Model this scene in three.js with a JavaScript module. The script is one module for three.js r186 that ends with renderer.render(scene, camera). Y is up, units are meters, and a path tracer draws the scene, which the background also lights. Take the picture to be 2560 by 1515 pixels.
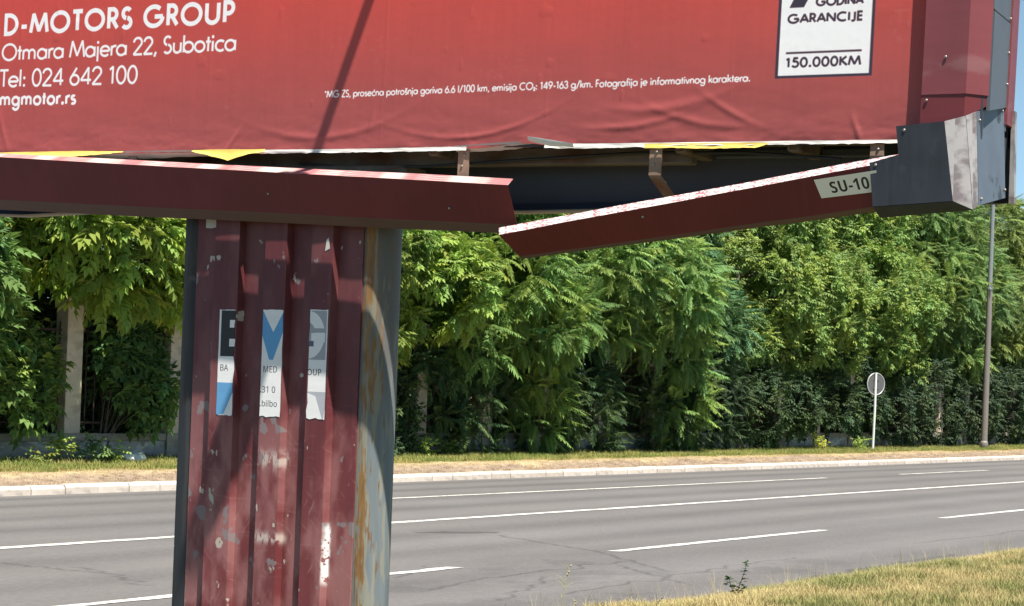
import * as THREE from 'three';
import { mergeGeometries } from 'three/addons/utils/BufferGeometryUtils.js';

// ---------------------------------------------------------------- camera, sky, sun, exposure
const scene = new THREE.Scene();
const CW = 2560, CH = 1515, FOCAL = 4500;
const camera = new THREE.PerspectiveCamera(2 * Math.atan(CH / 2 / FOCAL) * 180 / Math.PI, CW / CH, 0.1, 2500);
camera.position.set(0, 1.7, 0);
camera.rotation.set(0, 0, 0.038);
camera.setViewOffset(CW, CH, 0, -200.5, CW, CH);   // level camera, lens shifted up

const SUN = new THREE.Vector3(0.216, 0.994, 0.39).normalize();
const sun = new THREE.DirectionalLight(new THREE.Color(1.0, 0.93, 0.82), 5);
sun.position.copy(SUN).multiplyScalar(120).add(new THREE.Vector3(2, 0, -30));
sun.target.position.set(2, 0, -30);
sun.castShadow = true;
sun.shadow.mapSize.set(4096, 4096);
Object.assign(sun.shadow.camera, { left: -60, right: 60, top: 60, bottom: -60, near: 1, far: 260 });
scene.add(sun, sun.target);

function skyTexture() {
  const w = 256, h = 128, d = new Float32Array(w * h * 4);
  for (let j = 0; j < h; j++) for (let i = 0; i < w; i++) {
    const el = ((j + 0.5) / h - 0.5) * Math.PI, az = ((i + 0.5) / w) * 2 * Math.PI;
    // direction of an equirectangular texel in three.js
    const dir = new THREE.Vector3(-Math.cos(el) * Math.cos(az), Math.sin(el), -Math.cos(el) * Math.sin(az)); // only used for the glow round the sun
    const up = Math.max(0, Math.sin(el));
    const k = Math.pow(1 - up, 4.4);
    let r = 0.03 + 0.33 * k, g = 0.064 + 0.52 * k, b = 0.135 + 0.62 * k;
    const glow = Math.pow(Math.max(0, dir.dot(SUN)), 12) * 0.06;
    r += glow; g += glow; b += glow;
    if (el < 0) { r = 0.1; g = 0.1; b = 0.09; }
    d.set([r, g, b, 1], (j * w + i) * 4);
  }
  const t = new THREE.DataTexture(d, w, h, THREE.RGBAFormat, THREE.FloatType);
  t.mapping = THREE.EquirectangularReflectionMapping; t.magFilter = t.minFilter = THREE.LinearFilter; t.needsUpdate = true;
  return t;
}
scene.background = skyTexture();
scene.environment = scene.background;
const renderer = new THREE.WebGLRenderer({ antialias: true });
renderer.toneMapping = THREE.LinearToneMapping;
renderer.toneMappingExposure = 1.95;
renderer.shadowMap.enabled = true;

// ---------------------------------------------------------------- helpers
function rng(seed) { let a = seed >>> 0; return () => { a = (a + 0x6D2B79F5) | 0; let t = Math.imul(a ^ (a >>> 15), 1 | a); t = (t + Math.imul(t ^ (t >>> 7), 61 | t)) ^ t; return ((t ^ (t >>> 14)) >>> 0) / 4294967296; }; }
function hash2(x, y, s) { let h = Math.imul(x | 0, 374761393) + Math.imul(y | 0, 668265263) + Math.imul(s | 0, 2246822519); h = Math.imul(h ^ (h >>> 13), 1274126177); return ((h ^ (h >>> 16)) >>> 0) / 4294967296; }
function vnoise(x, y, s = 0, px = 0, py = 0) {
  const xi = Math.floor(x), yi = Math.floor(y), fx = x - xi, fy = y - yi, u = fx * fx * (3 - 2 * fx), v = fy * fy * (3 - 2 * fy);
  const m = (a, p) => p ? ((a % p) + p) % p : a;
  const a = hash2(m(xi, px), m(yi, py), s), b = hash2(m(xi + 1, px), m(yi, py), s), c = hash2(m(xi, px), m(yi + 1, py), s), d = hash2(m(xi + 1, px), m(yi + 1, py), s);
  return a + (b - a) * u + (c - a) * v + (a - b - c + d) * u * v;
}
function fbm(x, y, o = 4, s = 0) { let t = 0, a = 0.5, n = 0; for (let i = 0; i < o; i++) { t += a * vnoise(x, y, s + i * 17); n += a; a *= 0.5; x *= 2.03; y *= 2.03; } return t / n; }
const clamp = (x, a = 0, b = 1) => Math.min(b, Math.max(a, x));
const smooth = (a, b, x) => { const t = clamp((x - a) / (b - a)); return t * t * (3 - 2 * t); };
const lerp = (a, b, t) => a + (b - a) * t;
const toS = (l) => Math.round(255 * clamp(l <= 0.0031308 ? l * 12.92 : 1.055 * Math.pow(l, 1 / 2.4) - 0.055));
// textures: fn(u, v) gives linear colour or a height, v runs upwards
function colorTex(w, h, fn, repeat) {
  const d = new Uint8Array(w * h * 4);
  for (let j = 0; j < h; j++) for (let i = 0; i < w; i++) { const c = fn((i + 0.5) / w, (j + 0.5) / h, i, j); const k = (j * w + i) * 4; d[k] = toS(c[0]); d[k + 1] = toS(c[1]); d[k + 2] = toS(c[2]); d[k + 3] = 255; }
  const t = new THREE.DataTexture(d, w, h); t.colorSpace = THREE.SRGBColorSpace; t.magFilter = t.minFilter = THREE.LinearFilter;
  if (repeat) t.wrapS = t.wrapT = THREE.RepeatWrapping;
  t.needsUpdate = true; return t;
}
function grayTex(w, h, fn, repeat) {
  const d = new Uint8Array(w * h * 4);
  for (let j = 0; j < h; j++) for (let i = 0; i < w; i++) { const c = Math.round(255 * clamp(fn((i + 0.5) / w, (j + 0.5) / h, i, j))); const k = (j * w + i) * 4; d[k] = d[k + 1] = d[k + 2] = c; d[k + 3] = 255; }
  const t = new THREE.DataTexture(d, w, h); t.magFilter = t.minFilter = THREE.LinearFilter;
  if (repeat) t.wrapS = t.wrapT = THREE.RepeatWrapping;
  t.needsUpdate = true; return t;
}
const V3 = (x, y, z) => new THREE.Vector3(x, y, z);
const C = (r, g, b) => new THREE.Color().setRGB(r, g, b);
function std(o) { const m = new THREE.MeshStandardMaterial({ roughness: 0.8, side: THREE.DoubleSide, ...o }); return m; }
function mesh(name, geo, mat, parent) { const m = new THREE.Mesh(geo, mat); m.name = name; m.castShadow = m.receiveShadow = true; (parent || scene).add(m); return m; }
const used = {};
function numbered(n) { used[n] = (used[n] || 0) + 1; return used[n] === 1 ? n : `${n}_${String(used[n] - 1).padStart(3, '0')}`; }
function thing(name, label, category, pos, turn = 0, group) {
  const g = new THREE.Group(); g.name = numbered(name); g.position.copy(pos); g.rotation.y = turn; g.userData = { label, category };
  if (group) g.userData.group = group; scene.add(g); return g;
}
function struct(o, label, category) { o.userData.kind = 'structure'; o.userData.label = label; o.userData.category = category; return o; }
function stuff(o, label, category) { o.userData.kind = 'stuff'; if (label) { o.userData.label = label; o.userData.category = category; } return o; }

// flat-shaded loft through rings of points (arrays of Vector3, closed); uv in metres (along, around)
function loft(rings, caps = true) {
  const p = [], uv = [], n = rings[0].length;
  const tri = (a, b, c, ua, ub, uc) => { for (const [q, w] of [[a, ua], [b, ub], [c, uc]]) { p.push(q.x, q.y, q.z); uv.push(w[0], w[1]); } };
  const per = [0]; for (let i = 0; i < n; i++) per.push(per[i] + rings[0][i].distanceTo(rings[0][(i + 1) % n]));
  let along = 0;
  for (let k = 0; k + 1 < rings.length; k++) {
    const A = rings[k], B = rings[k + 1], d = A[0].distanceTo(B[0]);
    for (let i = 0; i < n; i++) {
      const j = (i + 1) % n, u0 = [along, per[i]], u1 = [along, per[i + 1]], u2 = [along + d, per[i + 1]], u3 = [along + d, per[i]];
      tri(A[i], A[j], B[j], u0, u1, u2); tri(A[i], B[j], B[i], u0, u2, u3);
    }
    along += d;
  }
  if (caps) for (const [R, flip] of [[rings[0], true], [rings[rings.length - 1], false]]) {
    const e = R[0], nrm = new THREE.Vector3();
    for (let i = 0; i < n; i++) nrm.add(new THREE.Vector3().crossVectors(R[i].clone().sub(e), R[(i + 1) % n].clone().sub(e)));
    nrm.normalize();
    const ax = Math.abs(nrm.y) < 0.9 ? V3(0, 1, 0) : V3(1, 0, 0), X = new THREE.Vector3().crossVectors(ax, nrm).normalize(), Y = new THREE.Vector3().crossVectors(nrm, X);
    const flat = R.map((q) => new THREE.Vector2(q.clone().sub(e).dot(X), q.clone().sub(e).dot(Y)));
    for (const f of THREE.ShapeUtils.triangulateShape(flat, [])) { const [a, b, c] = flip ? [f[0], f[2], f[1]] : f; tri(R[a], R[b], R[c], [flat[a].x, flat[a].y], [flat[b].x, flat[b].y], [flat[c].x, flat[c].y]); }
  }
  const g = new THREE.BufferGeometry();
  g.setAttribute('position', new THREE.Float32BufferAttribute(p, 3)); g.setAttribute('uv', new THREE.Float32BufferAttribute(uv, 2));
  g.computeVertexNormals(); return g;
}
function box(x0, x1, y0, y1, z0, z1) {
  const b = Math.min(0.006, (x1 - x0) / 5, (y1 - y0) / 5, (z1 - z0) / 5);
  const ring = (z, i) => [V3(x0 + i + b, y0 + i, z), V3(x1 - i - b, y0 + i, z), V3(x1 - i, y0 + i + b, z), V3(x1 - i, y1 - i - b, z), V3(x1 - i - b, y1 - i, z), V3(x0 + i + b, y1 - i, z), V3(x0 + i, y1 - i - b, z), V3(x0 + i, y0 + i + b, z)];
  return loft([ring(z0, b), ring(z0 + b, 0), ring(z1 - b, 0), ring(z1, b)]);
}
// a tube along points with radii
function tube(pts, radii, sides = 10) {
  const rings = [];
  for (let k = 0; k < pts.length; k++) {
    const t = (pts[Math.min(k + 1, pts.length - 1)].clone().sub(pts[Math.max(k - 1, 0)])).normalize();
    const a = Math.abs(t.y) < 0.95 ? V3(0, 1, 0) : V3(1, 0, 0), x = new THREE.Vector3().crossVectors(a, t).normalize(), y = new THREE.Vector3().crossVectors(t, x);
    rings.push([...Array(sides)].map((_, i) => { const q = i / sides * 2 * Math.PI; return pts[k].clone().addScaledVector(x, Math.cos(q) * radii[k]).addScaledVector(y, Math.sin(q) * radii[k]); }));
  }
  const p = [], uv = [], idx = [];
  let al = 0;
  rings.forEach((R, k) => { if (k) al += pts[k].distanceTo(pts[k - 1]); for (let i = 0; i <= sides; i++) { const q = R[i % sides]; p.push(q.x, q.y, q.z); uv.push(i / sides, al); } });
  for (let k = 0; k + 1 < rings.length; k++) for (let i = 0; i < sides; i++) { const a = k * (sides + 1) + i, b = a + 1, c = a + sides + 1, d = c + 1; idx.push(a, b, d, a, d, c); }
  for (const k of [0, rings.length - 1]) { const c = p.length / 3; p.push(pts[k].x, pts[k].y, pts[k].z); uv.push(0, 0); for (let i = 0; i < sides; i++) { const a = k * (sides + 1) + i; k ? idx.push(c, a, a + 1) : idx.push(c, a + 1, a); } }
  const g = new THREE.BufferGeometry(); g.setAttribute('position', new THREE.Float32BufferAttribute(p, 3)); g.setAttribute('uv', new THREE.Float32BufferAttribute(uv, 2)); g.setIndex(idx); g.computeVertexNormals(); return g;
}
function grid(nu, nv, fn, uvf) {
  const p = [], uv = [], idx = [];
  for (let j = 0; j <= nv; j++) for (let i = 0; i <= nu; i++) { const u = i / nu, v = j / nv, q = fn(u, v); p.push(q.x, q.y, q.z); const w = uvf ? uvf(u, v, q) : [u, v]; uv.push(w[0], w[1]); }
  for (let j = 0; j < nv; j++) for (let i = 0; i < nu; i++) { const a = j * (nu + 1) + i, b = a + 1, c = a + nu + 1, d = c + 1; idx.push(a, b, d, a, d, c); }
  const g = new THREE.BufferGeometry(); g.setAttribute('position', new THREE.Float32BufferAttribute(p, 3)); g.setAttribute('uv', new THREE.Float32BufferAttribute(uv, 2)); g.setIndex(idx); g.computeVertexNormals(); return g;
}

// ---------------------------------------------------------------- road frame: d runs along the road, q across it (away from the camera), h up
const RT = Math.atan2(0.8141, 0.5807);
const W = (d, h, q) => V3(d * 0.5807 - q * 0.8141, h, -(d * 0.8141 + q * 0.5807));
const farHeight = (d, q) => { // verge beyond the far kerb
  const n = fbm(d * 0.9, q * 1.3, 3, 7) - 0.5;
  return 0.085 + 0.135 * smooth(18.85, 19.65, q + n * 0.3) + 0.05 * n * smooth(19, 19.6, q);
};
const nearHeight = (d, q) => { const n = fbm(d * 1.1, q * 1.3, 3, 91) - 0.5; return 0.02 + 0.13 * smooth(7.05, 6.2, q + n * 0.25) + 0.05 * n * smooth(7.0, 6.4, q); };

// ---------------------------------------------------------------- ground, road, kerb
const soilTex = colorTex(512, 512, (u, v) => { const a = fbm(u * 14, v * 14, 5, 3), b = fbm(u * 60, v * 60, 2, 9); const k = 0.6 + 0.8 * a * b * 2; return [0.1 * k, 0.09 * k, 0.05 * k]; }, true);
{
  const g = new THREE.PlaneGeometry(2400, 2400); g.rotateX(-Math.PI / 2);
  for (let i = 0, uv = g.attributes.uv; i < uv.count; i++) uv.setXY(i, uv.getX(i) * 600, uv.getY(i) * 600);
  const m = mesh('ground', g, std({ map: soilTex, roughness: 1 })); m.position.y = -0.06;
  struct(m, 'dry earth stretching away beyond the road and trees', 'ground');
}
const asphaltTex = colorTex(2048, 1024, (u, v, i, j) => {
  // u along the road 0..100 m (d 5..65 used twice as dense near), v across 6.6..18.9
  const d = 4 + u * 60, q = 6.6 + v * 12.3;
  let k = 1;
  // wheel tracks and oil bands of the four lanes, wandering a little
  const wob = 0.12 * (fbm(d * 0.25, q * 0.2, 2, 5) - 0.5);
  for (const [c, w, a] of [[7.7, 0.35, -0.05], [8.5, 0.5, 0.09], [9.25, 0.3, -0.06], [10.5, 0.4, 0.06], [11.0, 0.3, -0.07], [11.6, 0.45, 0.1], [12.3, 0.3, -0.09], [12.9, 0.3, 0.05], [14.1, 0.35, 0.1], [14.75, 0.25, -0.11], [15.4, 0.3, 0.1], [15.9, 0.2, -0.1], [16.7, 0.25, 0.06], [17.25, 0.2, -0.14], [17.8, 0.22, 0.08], [18.25, 0.16, -0.16]])
    k += 1.6 * a * Math.exp(-Math.pow((q + wob - c) / w, 2));
  k += 0.24 * (fbm(d * 0.12, q * 2.4, 4, 21) - 0.5) + 0.2 * (fbm(d * 0.7, q * 0.9, 4, 31) - 0.5);
  k += 0.22 * (hash2(i, j, 77) - 0.5) + 0.14 * (fbm(d * 18, q * 40, 2, 51) - 0.5);
  const warm = 0.02 * (fbm(d * 0.2, q * 1.4, 3, 61) - 0.5) + 0.008;
  // cracks
  let crack = 0;
  const seg = (d0, q0, d1, q1, w, amp, s) => { const L2 = (d1 - d0) ** 2 + (q1 - q0) ** 2; const t = ((d - d0) * (d1 - d0) + (q - q0) * (q1 - q0)) / L2; if (t < 0 || t > 1) return; const off = amp * (fbm(t * 9, 0.5, 3, s) - 0.5) * 2; const e = Math.abs(((d - d0) * (q1 - q0) - (q - q0) * (d1 - d0)) / Math.sqrt(L2) + off); crack = Math.max(crack, (1 - smooth(w * 0.4, w, e)) * (0.55 + 0.45 * fbm(t * 20, 3, 2, s + 3))); };
  seg(16.3, 11.75, 15.6, 9.9, 0.05, 0.08, 101); seg(15.6, 9.9, 14.6, 8.6, 0.04, 0.1, 102);
  seg(10, 12.45, 10.2, 11.4, 0.05, 0.12, 103); seg(10.4, 11.8, 9.9, 10.5, 0.05, 0.14, 104);
  seg(11.5, 9.0, 15.2, 9.35, 0.035, 0.2, 105); seg(12.2, 8.1, 17, 8.5, 0.03, 0.2, 106); seg(11.4, 8.2, 13.2, 8.9, 0.03, 0.16, 107); seg(13.8, 7.9, 14.6, 9.1, 0.04, 0.1, 110);
  seg(15, 7.35, 19, 7.5, 0.08, 0.12, 108); seg(20, 8.4, 27, 8.2, 0.03, 0.1, 109); seg(9, 8.6, 13, 10.1, 0.03, 0.2, 111);
  k *= 1 - 0.38 * crack;
  // broken patch beside the centre line, crumbled patch near the dashes
  const pot = Math.hypot((d - 16.15 - 0.14 * (q - 12.2)) / 0.55, (q - 12.2 + 0.5 * (d - 16.15)) / 0.17) + 0.8 * (fbm(d * 5, q * 8, 3, 41) - 0.5);
  k *= 1 - 0.4 * (1 - smooth(0.7, 1.05, pot)); k *= 1 + 0.18 * (smooth(0.95, 1.1, pot) - smooth(1.1, 1.35, pot));
  const crum = smooth(0.56, 0.72, fbm(d * 1.6, q * 2.2, 4, 71)) * smooth(10.4, 9.6, q) * smooth(20, 15, d);
  k *= 1 - 0.16 * crum;
  return [0.124 * k * (1 + warm * 2.2), 0.121 * k, 0.122 * k * (1 - warm)];
});
asphaltTex.wrapS = THREE.RepeatWrapping;
const asphaltBump = grayTex(512, 512, (u, v, i, j) => 0.5 * hash2(i, j, 5) + 0.5 * vnoise(u * 128, v * 128, 2, 128, 128), true);
asphaltBump.repeat.set(20, 4);
const road = new THREE.Group(); road.name = 'road'; scene.add(road);
struct(road, 'grey patched asphalt road with white lane lines', 'road');
mesh('asphalt', grid(40, 8, (u, v) => W(-26 + u * 150, 0, 6.6 + v * 12.3), (u, v) => [(-30 + u * 150) / 60, v]), std({ map: asphaltTex, bumpMap: asphaltBump, bumpScale: 0.004, roughness: 0.85 }), road);
// painted lines, worn edges
const paintTex = colorTex(512, 64, (u, v, i, j) => { const n = fbm(u * 60, v * 4, 4, 13); const w = 0.58 + 0.14 * n - 0.38 * smooth(0.56, 0.74, n); return [w, w * 0.985, w * 0.93]; });
paintTex.wrapS = THREE.RepeatWrapping;
const paint = std({ map: paintTex, roughness: 0.7 });
function line(d0, d1, q, w, seed, label) {
  const N = Math.max(8, Math.round((d1 - d0) * 6));
  const g = grid(N, 1, (u, v) => { const d = lerp(d0, d1, u) + (v - 0.5) * -0.1 * (u < 0.01 || u > 0.99 ? 1 : 0); const e = (fbm(d * 5, v * 9, 4, seed) - 0.5) * 0.05; return W(d, 0.005, q + (v - 0.5) * w + e); }, (u, v) => [lerp(d0, d1, u) / 4, v]);
  const m = mesh('lane_line', g, paint, road); if (label) m.userData.label = label; return m;
}
line(-8, 110, 13.42, 0.135, 1, 'solid white centre line');
for (const [a, b, s] of [[5.0, 6.0, 2], [9.0 - 1.0, 13.1, 3], [15.8, 20.75, 4], [24.6, 30.0, 5], [34, 39, 6], [43, 48, 7]]) line(a, b, 9.9, 0.12, s);
for (const [a, b, s] of [[19.4, 33.85, 9], [37.6, 42.9, 10], [47, 52.5, 11], [57, 62, 12], [66, 71, 14]]) line(a, b, 16.15, 0.095, s);

const concreteTex = colorTex(512, 512, (u, v, i, j) => { const a = fbm(u * 8, v * 8, 5, 15), b = hash2(i, j, 4); const k = 0.72 + 0.42 * a + 0.1 * (b - 0.5) - 0.18 * smooth(0.6, 0.75, fbm(u * 5, v * 12, 4, 44)); return [0.42 * k, 0.4 * k, 0.37 * k]; }, true);
const kerb = new THREE.Group(); kerb.name = 'kerb'; scene.add(kerb);
struct(kerb, 'pale concrete kerb stones along the far edge of the road', 'kerb');
{
  const r = rng(5), kmats = [0, 1, 2, 3].map((i) => { const t = concreteTex.clone(); t.offset.set(i * 0.23, i * 0.37); t.needsUpdate = true; return std({ map: t, color: [C(1.6, 1.5, 1.42), C(1.45, 1.36, 1.29), C(1.7, 1.6, 1.52), C(1.32, 1.22, 1.13)][i], roughness: 0.9 }); });
  const stones = [0, 1, 2].map((i) => { const b = 0.546 + 0.004 * i; const sec = (x) => [V3(x, -0.05, 0), V3(x, 0.08, -0.004), V3(x, 0.112, -0.026), V3(x, 0.118, -0.04), V3(x, 0.118, -0.2), V3(x, -0.05, -0.2)]; return loft([sec(0), sec(b)]); });
  for (let k = 0; k < 90; k++) {
    const d = 11.55 + k * 0.566;
    const m = mesh(k ? `kerb_stone_${String(k).padStart(3, '0')}` : 'kerb_stone', stones[k % 3], kmats[Math.floor(r() * 4)], kerb);
    m.position.copy(W(d, (r() - 0.5) * 0.012, 18.68 + (r() - 0.5) * 0.016)); m.rotation.set(0, RT + (r() - 0.5) * 0.012, 0);
  }
  // concrete gutter foot in front of the kerb and mortar bed behind the joints
  mesh('kerb_bed', grid(2, 1, (u, v) => W(11.5 + u * 51, 0.045 + 0.0 * v, 18.71 + v * 0.12)), std({ map: concreteTex, color: C(0.2, 0.18, 0.16) }), kerb);
  mesh('kerb_end', loft([[-0.05, 0.1].flatMap((h, i) => i ? [W(62.6, h, 18.88), W(62.6, h, 18.69)] : [W(62.6, h, 18.68), W(62.6, h, 18.88)]), [-0.05, 0.1].flatMap((h, i) => i ? [W(125, h, 18.88), W(125, h, 18.69)] : [W(125, h, 18.68), W(125, h, 18.88)])]), kmats[0], kerb);
}
// verges
const farTex = colorTex(1024, 256, (u, v, i, j) => {
  const q = 18.8 + v * 3.8, d = 8 + u * 60, n = fbm(d * 2.2, q * 3, 4, 17), f = fbm(d * 9, q * 12, 3, 27);
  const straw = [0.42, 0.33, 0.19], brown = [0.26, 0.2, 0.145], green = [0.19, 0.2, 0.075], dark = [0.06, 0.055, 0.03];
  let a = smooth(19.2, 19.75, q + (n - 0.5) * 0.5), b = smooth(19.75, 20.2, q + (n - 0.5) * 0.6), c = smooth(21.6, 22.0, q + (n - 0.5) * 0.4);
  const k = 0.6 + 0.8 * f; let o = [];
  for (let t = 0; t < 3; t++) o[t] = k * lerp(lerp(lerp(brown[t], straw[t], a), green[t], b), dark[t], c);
  return o;
});
farTex.wrapS = THREE.RepeatWrapping;
struct(mesh('far_verge', grid(480, 44, (u, v) => { const d = 2 + u * 120, q = v < 0.75 ? 18.86 + v / 0.75 * 3.8 : 22.66 + (v - 0.75) / 0.25 * 40; return W(d, farHeight(d, q), q); }, (u, v) => [(2 + u * 120 - 8) / 60, Math.min(1, v / 0.75)]), std({ map: farTex, roughness: 1 })), 'strip of dry and green grass between the kerb and the fence', 'verge');
const nearTex = colorTex(512, 512, (u, v) => { const n = fbm(u * 10, v * 10, 4, 37), f = fbm(u * 50, v * 50, 2, 47); const k = 0.55 + 0.9 * f; return [k * lerp(0.07, 0.13, n), k * lerp(0.075, 0.115, n), k * 0.035]; }, true);
struct(mesh('near_verge', grid(240, 90, (u, v) => { const d = -14 + u * 60, q = -6 + v * 13.15; return W(d, nearHeight(d, q), q); }, (u, v) => [u * 15, v * 3.3]), std({ map: nearTex, roughness: 1 })), 'grass verge on the near side of the road under the billboard', 'verge');

// ---------------------------------------------------------------- billboard frame: s along the panel, t up it, n out of it
const YAW = THREE.MathUtils.degToRad(28.5), TILT = 0.016;
const O = V3(-0.0377, 2.6923, -7.6), R0 = V3(Math.cos(YAW), 0, Math.sin(YAW));
const BASE_S = -1.26, BB = O.clone().addScaledVector(R0, BASE_S); BB.y = 0.12;
const P = (s, t, n = 0) => V3(s * Math.cos(TILT) + t * Math.sin(TILT) - BASE_S, O.y - BB.y - s * Math.sin(TILT) + t * Math.cos(TILT), n); // tilted panel -> billboard's own axes
const K = (s, t, n = 0) => V3(s - 0.03 - BASE_S, O.y - BB.y + t + 0.035, n);                                             // upright column
const bb = thing('billboard', 'large red advertising billboard on two pipe legs with its lower trim hanging loose', 'billboard', BB, -YAW);

// paints
const maroonTex = (seed, w, h, wear) => colorTex(w, h, (u, v, i, j) => {
  const a = fbm(u * 6, v * 6, 5, seed), st = fbm(u * 50, v * 3, 3, seed + 5); let k = 0.82 + 0.3 * a + 0.16 * (st - 0.5);
  const w2 = wear * smooth(0.58, 0.78, fbm(u * 9, v * 4, 5, seed + 9));
  return [lerp(0.15 * k, 0.28, w2), lerp(0.022 * k, 0.12, w2), lerp(0.028 * k, 0.13, w2)];
}, true);
const maroon = std({ map: maroonTex(3, 512, 512, 0.25), roughness: 0.5 });
const fasciaMat = std({ map: maroonTex(8, 512, 512, 0.06), color: C(0.82, 0.42, 0.6), roughness: 0.55 });
const frameMat = std({ map: maroonTex(13, 512, 512, 0.2), color: C(1.4, 2.2, 2.1), roughness: 0.5 });
const greySheet = std({ color: C(0.1, 0.115, 0.14), roughness: 0.5, map: colorTex(256, 256, (u, v, i, j) => { const k = 0.85 + 0.3 * fbm(u * 7, v * 7, 4, 19); return [k, k, k]; }, true) });
const darkSheet = std({ color: C(0.03, 0.034, 0.045), roughness: 0.5, map: greySheet.map });
const innerSheet = std({ color: C(0.05, 0.058, 0.085), roughness: 0.6, map: greySheet.map });
const primer = std({ color: C(0.36, 0.31, 0.27), roughness: 0.7, map: greySheet.map });
const returnMat = std({ color: C(0.11, 0.065, 0.062), roughness: 0.7, map: greySheet.map });
const rustTex = colorTex(512, 512, (u, v, i, j) => { const a = fbm(u * 12, v * 12, 5, 29), b = smooth(0.45, 0.65, fbm(u * 5, v * 5, 4, 39)); return [lerp(0.16, 0.13, b) * (0.6 + 0.8 * a), lerp(0.13, 0.07, b) * (0.6 + 0.8 * a), lerp(0.11, 0.045, b) * (0.6 + 0.8 * a)]; }, true);
const rust = std({ map: rustTex, roughness: 0.85 });
const strapMat = std({ map: rustTex, color: C(1.6, 1.3, 1.1), roughness: 0.75 });
const lipTex = colorTex(1024, 64, (u, v, i, j) => { const a = fbm(u * 14, v * 2, 4, 23), f = fbm(u * 120, v * 7, 3, 33); const w = smooth(0.4, 0.56, f * 0.75 + a * 0.3); return [lerp(0.3, 0.62, w), lerp(0.1, 0.56, w), lerp(0.12, 0.56, w)]; }, true);
const lipTexL = colorTex(1024, 64, (u, v, i, j) => { const a = fbm(u * 9, v * 1.5, 4, 43); const w = smooth(0.3, 0.7, a); return [lerp(0.36, 0.55, w), lerp(0.13, 0.42, w), lerp(0.14, 0.4, w)]; }, true);
const boltMat = std({ color: C(0.3, 0.28, 0.26), roughness: 0.4, metalness: 0.6 });
const boltGeo = new THREE.SphereGeometry(0.0062, 10, 6); boltGeo.scale(1, 1, 0.55);
function bolt(pos, parent, name = 'screw') { const m = mesh(name, boltGeo, boltMat, parent); m.position.copy(pos); return m; }

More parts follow.
